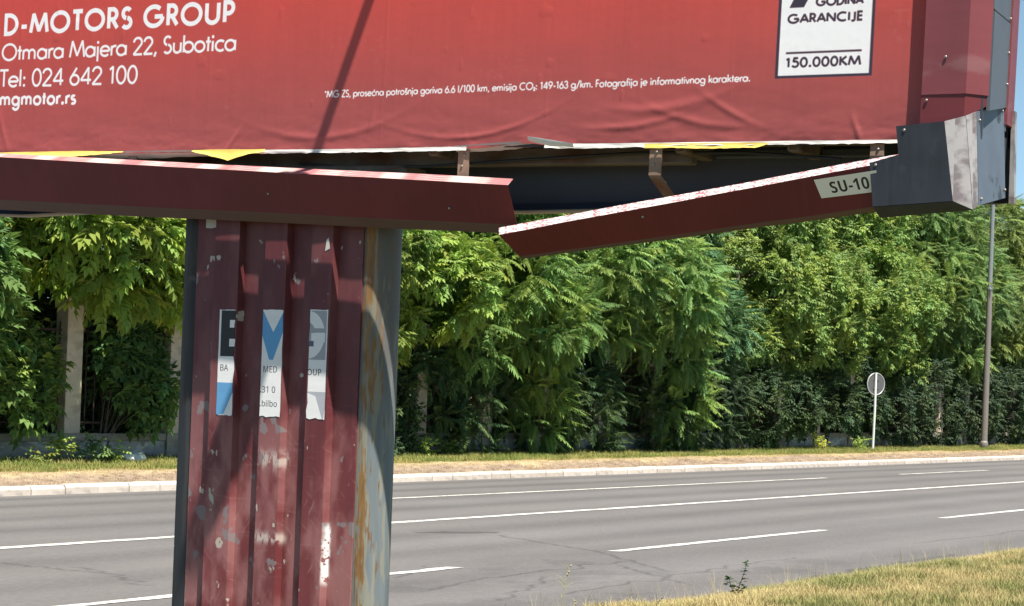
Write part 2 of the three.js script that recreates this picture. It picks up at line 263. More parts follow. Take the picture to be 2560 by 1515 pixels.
// --- the printed poster
const S0 = -3.37, S1 = 1.765, PW = 2048, PH = 512, KX = PW / (S1 - S0), TTOP = PH / KX;
const GL = (() => {
  const a = (cx, cy, rx, ry, b = 0, e = 360) => ['a', cx, cy, rx, ry, b, e], l = (...p) => ['l', ...p], bowl = (x) => a(x, 0.3, 0.28, 0.3), d = (x, y) => ['d', x, y];
  return {
    a: [0.72, bowl(0.33), l(0.61, 0, 0.61, 0.6)], b: [0.7, l(0.08, 0, 0.08, 1.02), bowl(0.36)], c: [0.56, a(0.33, 0.3, 0.28, 0.3, 48, 312)], 'ć': [0.56, a(0.33, 0.3, 0.28, 0.3, 48, 312), l(0.3, 0.7, 0.44, 0.9)], d: [0.72, bowl(0.33), l(0.61, 0, 0.61, 1.02)],
    e: [0.66, a(0.33, 0.3, 0.28, 0.3, 0, 318), l(0.05, 0.3, 0.6, 0.3)], f: [0.36, l(0.15, 0, 0.15, 0.82), a(0.3, 0.82, 0.15, 0.17, 70, 180), l(0.02, 0.56, 0.32, 0.56)], g: [0.72, bowl(0.33), l(0.61, 0.6, 0.61, -0.08), a(0.35, -0.06, 0.26, 0.24, 200, 360)],
    i: [0.22, l(0.09, 0, 0.09, 0.6), d(0.09, 0.85)], j: [0.22, l(0.09, -0.28, 0.09, 0.6), d(0.09, 0.85)], k: [0.52, l(0.08, 0, 0.08, 1.02), l(0.46, 0.6, 0.1, 0.26), l(0.2, 0.35, 0.5, 0)], l: [0.22, l(0.09, 0, 0.09, 1.02)],
    m: [0.98, l(0.08, 0, 0.08, 0.6), a(0.27, 0.37, 0.19, 0.22, 0, 180), l(0.46, 0, 0.46, 0.37), a(0.65, 0.37, 0.19, 0.22, 0, 180), l(0.84, 0, 0.84, 0.37)], n: [0.6, l(0.08, 0, 0.08, 0.6), a(0.29, 0.36, 0.21, 0.24, 0, 180), l(0.5, 0, 0.5, 0.36)],
    o: [0.68, bowl(0.33)], p: [0.7, l(0.08, -0.3, 0.08, 0.6), bowl(0.36)], r: [0.36, l(0.08, 0, 0.08, 0.6), a(0.28, 0.36, 0.2, 0.22, 65, 180)], s: [0.44, a(0.22, 0.45, 0.14, 0.14, 40, 270), a(0.22, 0.155, 0.165, 0.155, -140, 90)], 'š': [0.44, a(0.22, 0.45, 0.14, 0.14, 40, 270), a(0.22, 0.155, 0.165, 0.155, -140, 90), l(0.08, 0.9, 0.22, 0.74, 0.36, 0.9)],
    t: [0.32, l(0.15, 0, 0.15, 0.86), l(0.01, 0.57, 0.29, 0.57)], u: [0.6, l(0.08, 0.6, 0.08, 0.24), a(0.29, 0.24, 0.21, 0.24, 180, 360), l(0.5, 0, 0.5, 0.6)], v: [0.52, l(0.02, 0.6, 0.25, 0, 0.48, 0.6)],
    A: [0.76, l(0.02, 0, 0.38, 1, 0.74, 0), l(0.15, 0.32, 0.61, 0.32)], B: [0.6, l(0.3, 1, 0.08, 1, 0.08, 0, 0.32, 0), l(0.08, 0.54, 0.32, 0.54), a(0.3, 0.77, 0.18, 0.23, -90, 90), a(0.32, 0.27, 0.2, 0.27, -90, 90)], C: [0.9, a(0.52, 0.5, 0.46, 0.5, 52, 308)],
    D: [0.78, l(0.24, 1, 0.08, 1, 0.08, 0, 0.24, 0), a(0.24, 0.5, 0.46, 0.5, -90, 90)], E: [0.54, l(0.46, 1, 0.08, 1, 0.08, 0, 0.46, 0), l(0.08, 0.52, 0.44, 0.52)], F: [0.5, l(0.44, 1, 0.08, 1, 0.08, 0), l(0.08, 0.52, 0.42, 0.52)], G: [1.04, a(0.52, 0.5, 0.46, 0.5, 48, 356), l(0.98, 0.48, 0.56, 0.48)],
    I: [0.22, l(0.09, 0, 0.09, 1)], J: [0.42, l(0.3, 1, 0.3, 0.1), a(0.16, 0.1, 0.14, 0.16, 210, 360)], K: [0.64, l(0.08, 0, 0.08, 1), l(0.55, 1, 0.1, 0.5), l(0.16, 0.56, 0.62, 0)], M: [1.0, l(0.04, 0, 0.18, 1, 0.5, 0.08, 0.82, 1, 0.96, 0)], N: [0.84, l(0.08, 0, 0.08, 1, 0.74, 0, 0.74, 1)],
    O: [1.06, a(0.52, 0.5, 0.46, 0.5)], P: [0.56, l(0.08, 0, 0.08, 1, 0.26, 1), l(0.08, 0.44, 0.26, 0.44), a(0.26, 0.72, 0.22, 0.28, -90, 90)], R: [0.6, l(0.08, 0, 0.08, 1, 0.26, 1), l(0.08, 0.46, 0.28, 0.46), a(0.26, 0.73, 0.22, 0.27, -90, 90), l(0.28, 0.46, 0.54, 0)],
    S: [0.58, a(0.28, 0.74, 0.2, 0.25, 35, 262), a(0.28, 0.25, 0.22, 0.25, -145, 82)], T: [0.54, l(0.01, 1, 0.53, 1), l(0.27, 0, 0.27, 1)], U: [0.76, l(0.08, 1, 0.08, 0.32), a(0.37, 0.32, 0.29, 0.32, 180, 360), l(0.66, 0.32, 0.66, 1)], Z: [0.6, l(0.04, 1, 0.54, 1, 0.06, 0, 0.56, 0)],
    0: [0.64, a(0.31, 0.5, 0.25, 0.5)], 1: [0.44, l(0.08, 0.82, 0.26, 1, 0.26, 0)], 2: [0.64, a(0.3, 0.73, 0.24, 0.27, -32, 180), l(0.5, 0.59, 0.06, 0, 0.58, 0)], 3: [0.6, a(0.27, 0.76, 0.2, 0.24, -90, 165), a(0.27, 0.27, 0.24, 0.27, -170, 90)], 4: [0.68, l(0.64, 0.26, 0.05, 0.26, 0.48, 1, 0.48, 0)], 5: [0.6, l(0.5, 1, 0.2, 1, 0.12, 0.58), a(0.27, 0.32, 0.26, 0.32, -150, 125)],
    6: [0.64, a(0.31, 0.29, 0.25, 0.29), l(0.1, 0.44, 0.42, 1)], 9: [0.64, a(0.31, 0.71, 0.25, 0.29), l(0.52, 0.56, 0.2, 0)], '-': [0.4, l(0.05, 0.34, 0.35, 0.34)], ',': [0.24, l(0.15, 0.1, 0.06, -0.16)], '.': [0.24, d(0.11, 0.05)], ':': [0.24, d(0.11, 0.05), d(0.11, 0.5)], '/': [0.5, l(0.04, -0.1, 0.46, 1.05)], '*': [0.3, l(0.14, 0.72, 0.14, 0.98), l(0.03, 0.78, 0.25, 0.92), l(0.25, 0.78, 0.03, 0.92)], ' ': [0.32], '₂': [0.3, ['a', 0.13, 0.14, 0.1, 0.12, -30, 180], l(0.21, 0.07, 0.03, -0.12, 0.26, -0.12)],
  };
})();
function drawText(x, str, s0, s1, ta, tb, cap, weight, color, track = 0) {
  let adv = 0; for (const ch of str) adv += GL[ch][0] + track;
  const sx = (s1 - s0) / adv, X = (u) => (s0 + u * sx - S0) * KX, lw = weight * KX, inset = weight / cap / 2, Y = (u, y) => PH - (lerp(ta, tb, u / adv) + (y >= 0 ? inset + y * (1 - 2 * inset) : y + inset) * cap) * KX;
  x.strokeStyle = x.fillStyle = color; x.lineWidth = lw; x.lineJoin = 'miter'; x.miterLimit = 1.6; x.lineCap = 'butt';
  let pen = 0;
  for (const ch of str) {
    for (const st of GL[ch].slice(1)) {
      x.beginPath();
      if (st[0] === 'l') { for (let i = 1; i < st.length; i += 2) { const yy = st[i + 1]; (i === 1 ? x.moveTo : x.lineTo).call(x, X(pen + st[i]), Y(pen + st[i], yy)); } x.stroke(); }
      else if (st[0] === 'a') { const [, cx, cy, rx, ry, b, e] = st; for (let k = 0; k <= 28; k++) { const q = (b + (e - b) * k / 28) * Math.PI / 180; const u = pen + cx + rx * Math.cos(q), y = cy + ry * Math.sin(q); (k ? x.lineTo : x.moveTo).call(x, X(u), Y(u, y)); } if (e - b >= 360) x.closePath(); x.stroke(); }
      else { x.arc(X(pen + st[1]), Y(pen + st[1], st[2]), lw * 0.62, 0, 7); x.fill(); }
    }
    pen += GL[ch][0] + track;
  }
}
function printCanvas() {
  const c = document.createElement('canvas'); c.width = PW; c.height = PH; const x = c.getContext('2d');
  x.fillStyle = '#000'; x.fillRect(0, 0, PW, PH);          // black = red ground, white = white ink, green channel = dark ink
  const w = '#f00', k = '#0f0', px = (s) => (s - S0) * KX, py = (t) => PH - t * KX;
  drawText(x, 'D-MOTORS GROUP', -2.925, -1.478, 0.596, 0.592, 0.113, 0.0215, w, 0.14);
  drawText(x, 'Otmara Majera 22, Subotica', -2.935, -1.472, 0.47, 0.465, 0.09, 0.0115, w);
  drawText(x, 'Tel: 024 642 100', -2.94, -2.05, 0.338, 0.331, 0.093, 0.0115, w);
  drawText(x, 'mgmotor.rs', -2.932, -2.425, 0.245, 0.241, 0.078, 0.0135, w, 0.09);
  drawText(x, '*MG ZS, prosećna potrošnja goriva 6.6 l/100 km, emisija CO₂: 149-163 g/km. Fotografija je informativnog karaktera.', -0.969, 1.058, 0.236, 0.247, 0.034, 0.005, w, 0.03);
  x.fillStyle = k; x.fillRect(px(1.158), 0, px(1.548) - px(1.158), py(0.256));
  x.fillStyle = w; x.fillRect(px(1.17), 0, px(1.536) - px(1.17), py(0.266));
  drawText(x, 'GARANCIJE', 1.199, 1.506, 0.467, 0.467, 0.04, 0.0085, k, 0.08);
  drawText(x, 'GODINA', 1.311, 1.502, 0.53, 0.53, 0.038, 0.0085, k, 0.08);
  drawText(x, '150.000KM', 1.199, 1.506, 0.295, 0.295, 0.042, 0.0085, k, 0.08);
  x.fillStyle = k; x.fillRect(px(1.199), py(0.3575), px(1.503) - px(1.199), 0.0075 * KX);
  x.beginPath(); x.moveTo(px(1.203), py(0.53)); x.lineTo(px(1.262), py(0.53)); x.lineTo(px(1.33), py(0.66)); x.lineTo(px(1.33), py(0.7)); x.lineTo(px(1.19), py(0.7)); x.lineTo(px(1.19), py(0.662)); x.lineTo(px(1.268), py(0.662)); x.closePath(); x.fill();
  return x.getImageData(0, 0, PW, PH).data;
}
const ink = printCanvas();
const posterTex = colorTex(PW, PH, (u, v, i, j) => {
  const k = ((PH - 1 - j) * PW + i) * 4, wt = ink[k] / 255, bk = ink[k + 1] / 255;
  const s = S0 + u * (S1 - S0), t = v * TTOP;
  const n = fbm(u * 30, v * 8, 4, 55) - 0.5, st = fbm(u * 260, v * 5, 2, 65) - 0.5;
  const g = smooth(0.02, 0.85, t + 0.05 * n - 0.06 * smooth(-1.5, -3, s) * -1);      // red runs from brick at the bottom to scarlet higher up
  let c = [lerp(0.35, 0.58, g), lerp(0.074, 0.064, g), lerp(0.074, 0.05, g)].map((q) => q * (1 + 0.1 * n + 0.07 * st));
  const sc = 0.5 * smooth(0.78, 0.86, vnoise(u * 300, v * 90, 75)) * smooth(0.55, 0.75, fbm(u * 14, v * 4, 3, 85)) * 0.08;   // rubbed ink
  c = c.map((q) => lerp(q, 0.5, sc));
  const W0 = [0.9, 0.9, 0.94], B0 = [0.035, 0.025, 0.05];
  return c.map((q, m) => lerp(lerp(q, W0[m], wt), B0[m], bk));
});
const posterBump = grayTex(2048, 512, (u, v, i, j) => {
  const s = S0 + u * (S1 - S0), t = v * TTOP;
  let h = 0.5 + 0.2 * (fbm(s * 26, t * 1.6, 3, 12) - 0.5) + 0.1 * (fbm(s * 90, t * 4, 2, 22) - 0.5) + 0.12 * (fbm(s * 45, t * 45, 3, 32) - 0.5);
  h += 0.35 * smooth(0.8, 0.97, vnoise(s * 26, t * 14, 42)) * smooth(0.5, 0.8, vnoise(s * 7, t * 5, 52));
  for (const [c, a] of [[-2.35, 0.1], [-1.62, 0.14], [-0.66, 0.22], [0.5, 0.1], [0.98, 0.09]]) h += a * smooth(0.012, 0, Math.abs(s - c + 0.012 * (vnoise(t * 5, c) - 0.5)));
  return h;
});
function posterDepth(s, t) {
  let z = 0.003;
  const low = Math.exp(-t / 0.1), mid = Math.exp(-t / 0.3);
  z += low * (0.006 * (fbm(s * 5, t * 17, 4, 2) - 0.5) + 0.004 * (fbm(s * 14, t * 30, 3, 4) - 0.5));
  z += mid * 0.004 * (fbm(s * 2.2 + t * 3, t * 7, 3, 6) - 0.5) + 0.0035 * (fbm(s * 1.2, t * 1.5, 2, 8) - 0.5);
  const f = (sc, tc, ang, len, wid, amp) => { const ds = s - sc, dt = t - tc, a = ds * Math.cos(ang) + dt * Math.sin(ang), b = -ds * Math.sin(ang) + dt * Math.cos(ang) - 0.5 * a * a; z += amp * Math.exp(-Math.pow(a / len, 2) - Math.pow(b / wid, 2)); };
  f(0.98, 0.13, -0.5, 0.13, 0.012, 0.0035); f(0.85, 0.09, -0.2, 0.2, 0.014, 0.0035); f(0.7, 0.15, 0.1, 0.22, 0.02, 0.004); f(0.55, 0.08, 0.1, 0.2, 0.014, 0.004); f(1.5, 0.05, -1.2, 0.05, 0.008, 0.005);
  f(-0.95, 0.06, 0.05, 0.3, 0.016, 0.004); f(-0.72, 0.09, 1.3, 0.09, 0.008, 0.003); f(-2.9, 0.12, -1.2, 0.12, 0.012, 0.003); f(-1.47, 0.05, 0.9, 0.07, 0.012, 0.005); f(-0.2, 0.05, 0.08, 0.3, 0.012, 0.004);
  z += 0.004 * Math.exp(-Math.pow((s - 0.1) / 0.08, 2)) * low;
  return z;
}
const bottomEdge = (s) => 0.006 * (fbm(s * 6, 0.3, 3, 14) - 0.5) + 0.018 * Math.exp(-Math.pow((s - 0.05) / 0.13, 2));
const poster = mesh('poster', grid(620, 110, (u, v) => { const s = lerp(S0, S1, u), w = v < 0.72 ? v / 0.72 * 0.5 : 0.5 + (v - 0.72) / 0.28 * 1.95, t = w + bottomEdge(s) * Math.exp(-w / 0.05); return P(s, t, posterDepth(s, t)); },
  (u, v) => { const w = v < 0.72 ? v / 0.72 * 0.5 : 0.5 + (v - 0.72) / 0.28 * 1.95; return [u, Math.min(0.999, w / TTOP)]; }), std({ map: posterTex, bumpMap: posterBump, bumpScale: 0.0022, roughness: 0.6 }), bb);
poster.userData.label = 'wrinkled red printed poster with white lettering';
mesh('backing_sheet', box(-3.5, 1.975, 0.004, 2.46, -0.03, -0.002).applyMatrix4(new THREE.Matrix4().makeBasis(P(1, 0).sub(P(0, 0)), P(0, 1).sub(P(0, 0)), V3(0, 0, 1)).setPosition(P(0, 0))), darkSheet, bb);
// torn paper along the lower edge: (s, t upper, t lower) strips bent by "curl" out of the panel
function paper(name, pts, n0, curl, color, seed, parent = poster) {
  const sA = pts[0][0], sB = pts[pts.length - 1][0];
  const at = (s) => { for (let i = 0; i + 1 < pts.length; i++) if (s <= pts[i + 1][0]) { const f = (s - pts[i][0]) / (pts[i + 1][0] - pts[i][0]); return [lerp(pts[i][1], pts[i + 1][1], f), lerp(pts[i][2], pts[i + 1][2], f)]; } return [pts[pts.length - 1][1], pts[pts.length - 1][2]]; };
  const N = Math.ceil((sB - sA) * 60), front = [];
  const f = (u, v, back) => { const s = lerp(sA, sB, u), [a, b] = at(s); const t = lerp(a, b, v) + (fbm(s * 40, v * 2, 3, seed) - 0.5) * 0.005 * (0.3 + v); return P(s, t, n0 + curl * v * v + (fbm(s * 12, v * 2, 3, seed + 1) - 0.5) * 0.01 * v - (back ? 0.0012 : 0)); };
  const g = mergeGeometries([grid(N, 4, (u, v) => f(u, v, false)), grid(N, 4, (u, v) => f(1 - u, v, true))]);
  return mesh(name, g, std({ color, roughness: 0.75 }), parent);
}
const WHITE = C(0.72, 0.71, 0.68), YEL = C(0.8, 0.58, 0.13);
paper('torn_strip', [[-2.96, 0.014, -0.008], [-2.4, 0.016, -0.012], [-2.11, 0.01, 0.004]], 0.011, 0.012, YEL, 1).userData.label = 'yellow paper strip along the lower edge';
paper('torn_strip', [[-2.62, 0.012, -0.014], [-2.0, 0.012, -0.022], [-1.62, 0.012, -0.012]], 0.006, -0.03, C(0.5, 0.47, 0.42), 2);
paper('torn_strip', [[-1.69, 0.01, 0.004], [-1.59, 0.012, -0.016], [-1.475, 0.012, -0.041], [-1.38, 0.01, -0.018], [-1.275, 0.01, -0.003]], 0.012, 0.014, YEL, 3).userData.label = 'yellow scrap drooping in a point';
paper('torn_strip', [[-1.33, 0.008, -0.009], [-0.8, 0.006, -0.01], [-0.22, 0.009, -0.009]], 0.006, 0.003, WHITE, 4);
paper('torn_strip', [[-0.28, 0.012, -0.012], [-0.05, 0.024, -0.006], [0.12, 0.028, 0.008], [0.2, 0.018, 0.0]], 0.006, -0.03, C(0.45, 0.44, 0.43), 5);
paper('torn_flap', [[0.085, 0.044, 0.03], [0.12, 0.041, 0.016], [0.2, 0.028, 0.004], [0.3, 0.012, -0.002]], 0.026, -0.012, WHITE, 6).userData.label = 'white paper flap curling outwards';
paper('torn_strip', [[0.16, 0.014, -0.004], [0.4, 0.012, -0.008], [0.68, 0.012, -0.006]], 0.01, 0.004, WHITE, 7);
paper('torn_strip', [[0.62, 0.008, -0.01], [0.9, 0.007, -0.015], [1.1, 0.006, -0.016], [1.145, 0.003, -0.004]], 0.012, 0.006, YEL, 8).userData.label = 'yellow paper strip by the hanging trim';
paper('torn_strip', [[0.66, 0.012, -0.001], [1.2, 0.011, -0.003], [1.69, 0.009, -0.004]], 0.009, 0.004, WHITE, 9);

// --- right-hand frame profile, end panel, rear frame
{
  const sec = (t) => [P(1.745, t, 0.0), P(1.757, t, 0.046), P(1.924, t, 0.05), P(1.993, t, -0.02), P(1.99, t, -0.025), P(1.92, t, 0.044), P(1.762, t, 0.04), P(1.751, t, -0.002)];
  const f = mesh('frame_profile', loft([sec(0.17), sec(2.5)]), frameMat, bb); f.userData.label = 'red bevelled edge profile';
  const sec2 = (t0, sl = 0) => [[1.744, -0.003], [1.7555, 0.0435], [1.921, 0.0465], [1.989, -0.023], [1.986, -0.028], [1.917, 0.041], [1.761, 0.037], [1.75, -0.004]].map(([s, n]) => P(s, t0 + sl * Math.max(0, s - 1.85), n));
  const f2 = mesh('frame_profile', loft([sec2(0.03, 0.75), sec2(0.172)]), maroon, bb); f2.userData.label = 'darker lower length of the red edge profile';
  bolt(P(1.842, 0.307, 0.052), f); bolt(P(1.777, 0.148, 0.048), f2);
  const e = mesh('end_panel', mergeGeometries([loft([0.484, 0].map((t) => [V3(1.985, t || 0.115, -0.018), V3(1.998, t || 0.115, -0.018), V3(1.998, t || 0.165, -0.27), V3(1.985, t || 0.165, -0.27)])), box(1.985, 1.998, 0.072, 0.2, -0.282, -0.2715), box(1.984, 1.997, 0.488, 2.48, -0.27, -0.018)].map((g) => g.applyMatrix4(new THREE.Matrix4().makeBasis(P(1, 0).sub(P(0, 0)), P(0, 1).sub(P(0, 0)), V3(0, 0, 1)).setPosition(P(0, 0))))), greySheet, bb);
  e.userData.label = 'dark grey end panel with a seam';
  for (const t of [0.5, 0.37, 0.62, 0.25]) bolt(P(1.999, t, -0.255), e);
  const rsec = (t) => [P(1.985, t, -0.268), P(2.004, t, -0.27), P(2.005, t, -0.365), P(1.93, t, -0.43), P(1.75, t, -0.43), P(1.75, t, -0.38), P(1.985, t, -0.36)];
  mesh('frame_profile', loft([rsec(0.1), rsec(2.5)]), frameMat, bb).userData.label = 'rear red edge profile';
}
// --- rear panel, rear trim, beams
const TM = new THREE.Matrix4().makeBasis(P(1, 0).sub(P(0, 0)), P(0, 1).sub(P(0, 0)), V3(0, 0, 1)).setPosition(P(0, 0));
mesh('rear_panel', box(-3.5, 1.985, 0.02, 2.46, -0.385, -0.36).applyMatrix4(TM), darkSheet, bb);
mesh('top_cap', box(-3.52, 2.0, 2.47, 2.5, -0.42, 0.03).applyMatrix4(TM), frameMat, bb);
mesh('end_panel', box(-3.52, -3.505, 0.0, 2.46, -0.36, -0.03).applyMatrix4(TM), greySheet, bb);
{
  const sec = (s, b) => [P(s, 0.04, -0.37), P(s, 0.04, -0.374), P(s, b + 0.035, -0.425), P(s, b, -0.4), P(s, b + 0.002, -0.385), P(s, b + 0.035, -0.42)];
  const R = []; for (let k = 0; k <= 12; k++) { const s = lerp(-3.5, 1.55, k / 12); R.push(sec(s, lerp(-0.25, -0.2, k / 12) - 0.012 * Math.sin(k * 1.7))); }
  mesh('rear_trim', loft(R), innerSheet, bb).userData.label = 'dark inner face of the rear trim board';
  const L = []; for (let k = 0; k <= 12; k++) { const s = lerp(-3.5, 1.55, k / 12), b = lerp(-0.25, -0.2, k / 12) - 0.012 * Math.sin(k * 1.7); L.push([P(s, b + 0.004, -0.383), P(s, b - 0.002, -0.4), P(s, b - 0.014, -0.398), P(s, b - 0.012, -0.345), P(s, b - 0.004, -0.343)]); }
  mesh('rear_trim', loft(L), primer, bb).userData.label = 'pale folded lip of the rear trim board';
}
mesh('beam', box(-3.4, 0.74, -0.048, 0.028, -0.26, -0.19).applyMatrix4(TM), rust, bb);
mesh('beam', box(-3.45, 1.95, 0.03, 0.075, -0.3, -0.24).applyMatrix4(TM), rust, bb);
for (const s of [-0.45, 0.72, 1.2]) mesh('rib', box(s, s + 0.05, -0.02, 0.35, -0.355, -0.06).applyMatrix4(TM), rust, bb);
mesh('inner_strip', box(0.8, 1.7, -0.012, 0.0, -0.34, -0.31).applyMatrix4(TM), greySheet, bb);

mesh('cable', tube([-1.2, -0.9, -0.5, 0.0, 0.5, 1.0, 1.4].map((q, k) => P(q, -0.035 - 0.03 * Math.sin(k * 1.1), -0.14 - 0.02 * Math.cos(k * 1.7))), Array(7).fill(0.007), 6), std({ color: C(0.03, 0.03, 0.03), roughness: 0.6 }), bb);
// --- hanging straps
function strap(s, pts, w = 0.054) {
  const rings = pts.map(([ds, t, n]) => [P(s + ds - w / 2, t, n), P(s + ds + w / 2, t, n), P(s + ds + w / 2, t, n - 0.005), P(s + ds - w / 2, t, n - 0.005)]);
  const m = mesh('bracket', loft(rings), strapMat, bb); bolt(P(s + 0.004, -0.025, -0.004), m, 'bolt'); bolt(P(s - 0.006, -0.075, -0.004), m, 'bolt'); return m;
}
strap(-2.07, [[0, 0.03, -0.006], [0, -0.14, -0.006]]);
strap(-0.238, [[0, 0.03, -0.006], [0, -0.17, -0.006]]);
strap(0.662, [[0, 0.03, -0.006], [0, -0.118, -0.006], [0.005, -0.128, -0.012], [0.03, -0.185, -0.075], [0.04, -0.205, -0.1]]).userData.label = 'rusty strap bent backwards';
strap(1.582, [[0, 0.03, -0.006], [0, -0.09, -0.006]]);

// --- loose trim boards. Section points go round the folded sheet; A and B are its two ends
function trim(name, A, B, mats, label) {
  // A, B: [lip inner, outer top, outer bottom, return] as [s, t, n]
  const N = 36, ring = (u, idx, th) => { const q = idx.map((i) => P(...A[i].map((a, k) => lerp(a, B[i][k], u)))); const sag = 0.004 * Math.sin(u * Math.PI * 2.3); q.forEach((v, i) => { v.z += sag + 0.007 * (fbm(u * 7, idx[i] * 1.7, 3, 77) - 0.5); v.y += 0.005 * (fbm(u * 5, idx[i] * 1.3 + 5, 2, 79) - 0.5); }); const back = q.map((v, i) => v.clone().add(V3(0, i ? 0.0 : -th, -th))).reverse(); return [...q, ...back]; };
  const mk = (idx) => loft([...Array(N + 1)].map((_, k) => ring(k / N, idx, 0.003)));
  const t = mesh(name, mk([1, 2]), mats[0], bb); t.userData.label = label;
  mesh('top_lip', mk([0, 1]), mats[1], t); mesh('bottom_return', mk([2, 3]), mats[2], t); return t;
}
const lipR = std({ map: lipTex, roughness: 0.8 }), lipL = std({ map: lipTexL, roughness: 0.7 });
lipTex.repeat.set(1, 30); lipTexL.repeat.set(1, 30);
const trimL = trim('trim_board', [[-3.44, 0.034, 0.028], [-3.4, 0.005, 0.123], [-3.39, -0.205, 0.044], [-3.4, -0.255, -0.02]], [[0.02, -0.131, 0.012], [0.058, -0.171, 0.124], [0.066, -0.329, 0.038], [0.052, -0.362, -0.012]], [fasciaMat, lipL, returnMat], 'long dark maroon trim board sagging to its free end');
const trimR = trim('trim_board', [[0.004, -0.345, 0.084], [0.026, -0.377, 0.12], [0.062, -0.457, 0.0], [0.07, -0.468, -0.01]], [[1.69, -0.05, 0.05], [1.695, -0.079, 0.085], [1.69, -0.235, 0.04], [1.69, -0.25, 0.0]], [fasciaMat, lipR, returnMat], 'short maroon trim board hanging down with peeling white top edge');
for (const [s, t, n] of [[-2.9, -0.085, 0.089], [-1.2, -0.2, 0.072], [-0.25, -0.262, 0.069]]) bolt(P(s, t, n + 0.003), trimL);
for (const [s, t, n] of [[0.66, -0.295, 0.08], [1.05, -0.19, 0.085]]) bolt(P(s, t, n + 0.004), trimR);
{ // number plate on the short board
  const c = document.createElement('canvas'); c.width = 512; c.height = 160; const x = c.getContext('2d');
  x.fillStyle = '#e9e6dc'; x.fillRect(0, 0, 512, 160); for (let i = 0; i < 900; i++) { x.fillStyle = `rgba(90,80,60,${0.05 * hash2(i, 1, 1)})`; x.fillRect(hash2(i, 2, 1) * 512, hash2(i, 3, 1) * 160, 12 * hash2(i, 4, 1), 3); }
  x.fillStyle = '#26221f'; x.font = 'bold 128px sans-serif'; x.textAlign = 'center'; x.textBaseline = 'middle'; x.save(); x.translate(268, 84); x.scale(0.98, 1); x.fillText('SU-10', 0, 0); x.restore();
  const t = new THREE.CanvasTexture(c); t.colorSpace = THREE.SRGBColorSpace;
  const q = [[1.375, -0.153, 0.098], [1.615, -0.117, 0.092], [1.63, -0.193, 0.068], [1.4, -0.22, 0.07]].map((v) => P(...v));
  const face = (dz, fl) => grid(4, 2, (u, v) => { const a = q[0].clone().lerp(q[1], u), b = q[3].clone().lerp(q[2], u); const r = b.lerp(a, v); r.z += dz + 0.006; return r; }, (u, v) => [u, v]);
  mesh('number_plate', mergeGeometries([face(0), face(-0.002)]), std({ map: t, roughness: 0.5 }), trimR).userData.label = 'pale plate lettered SU-10';
}
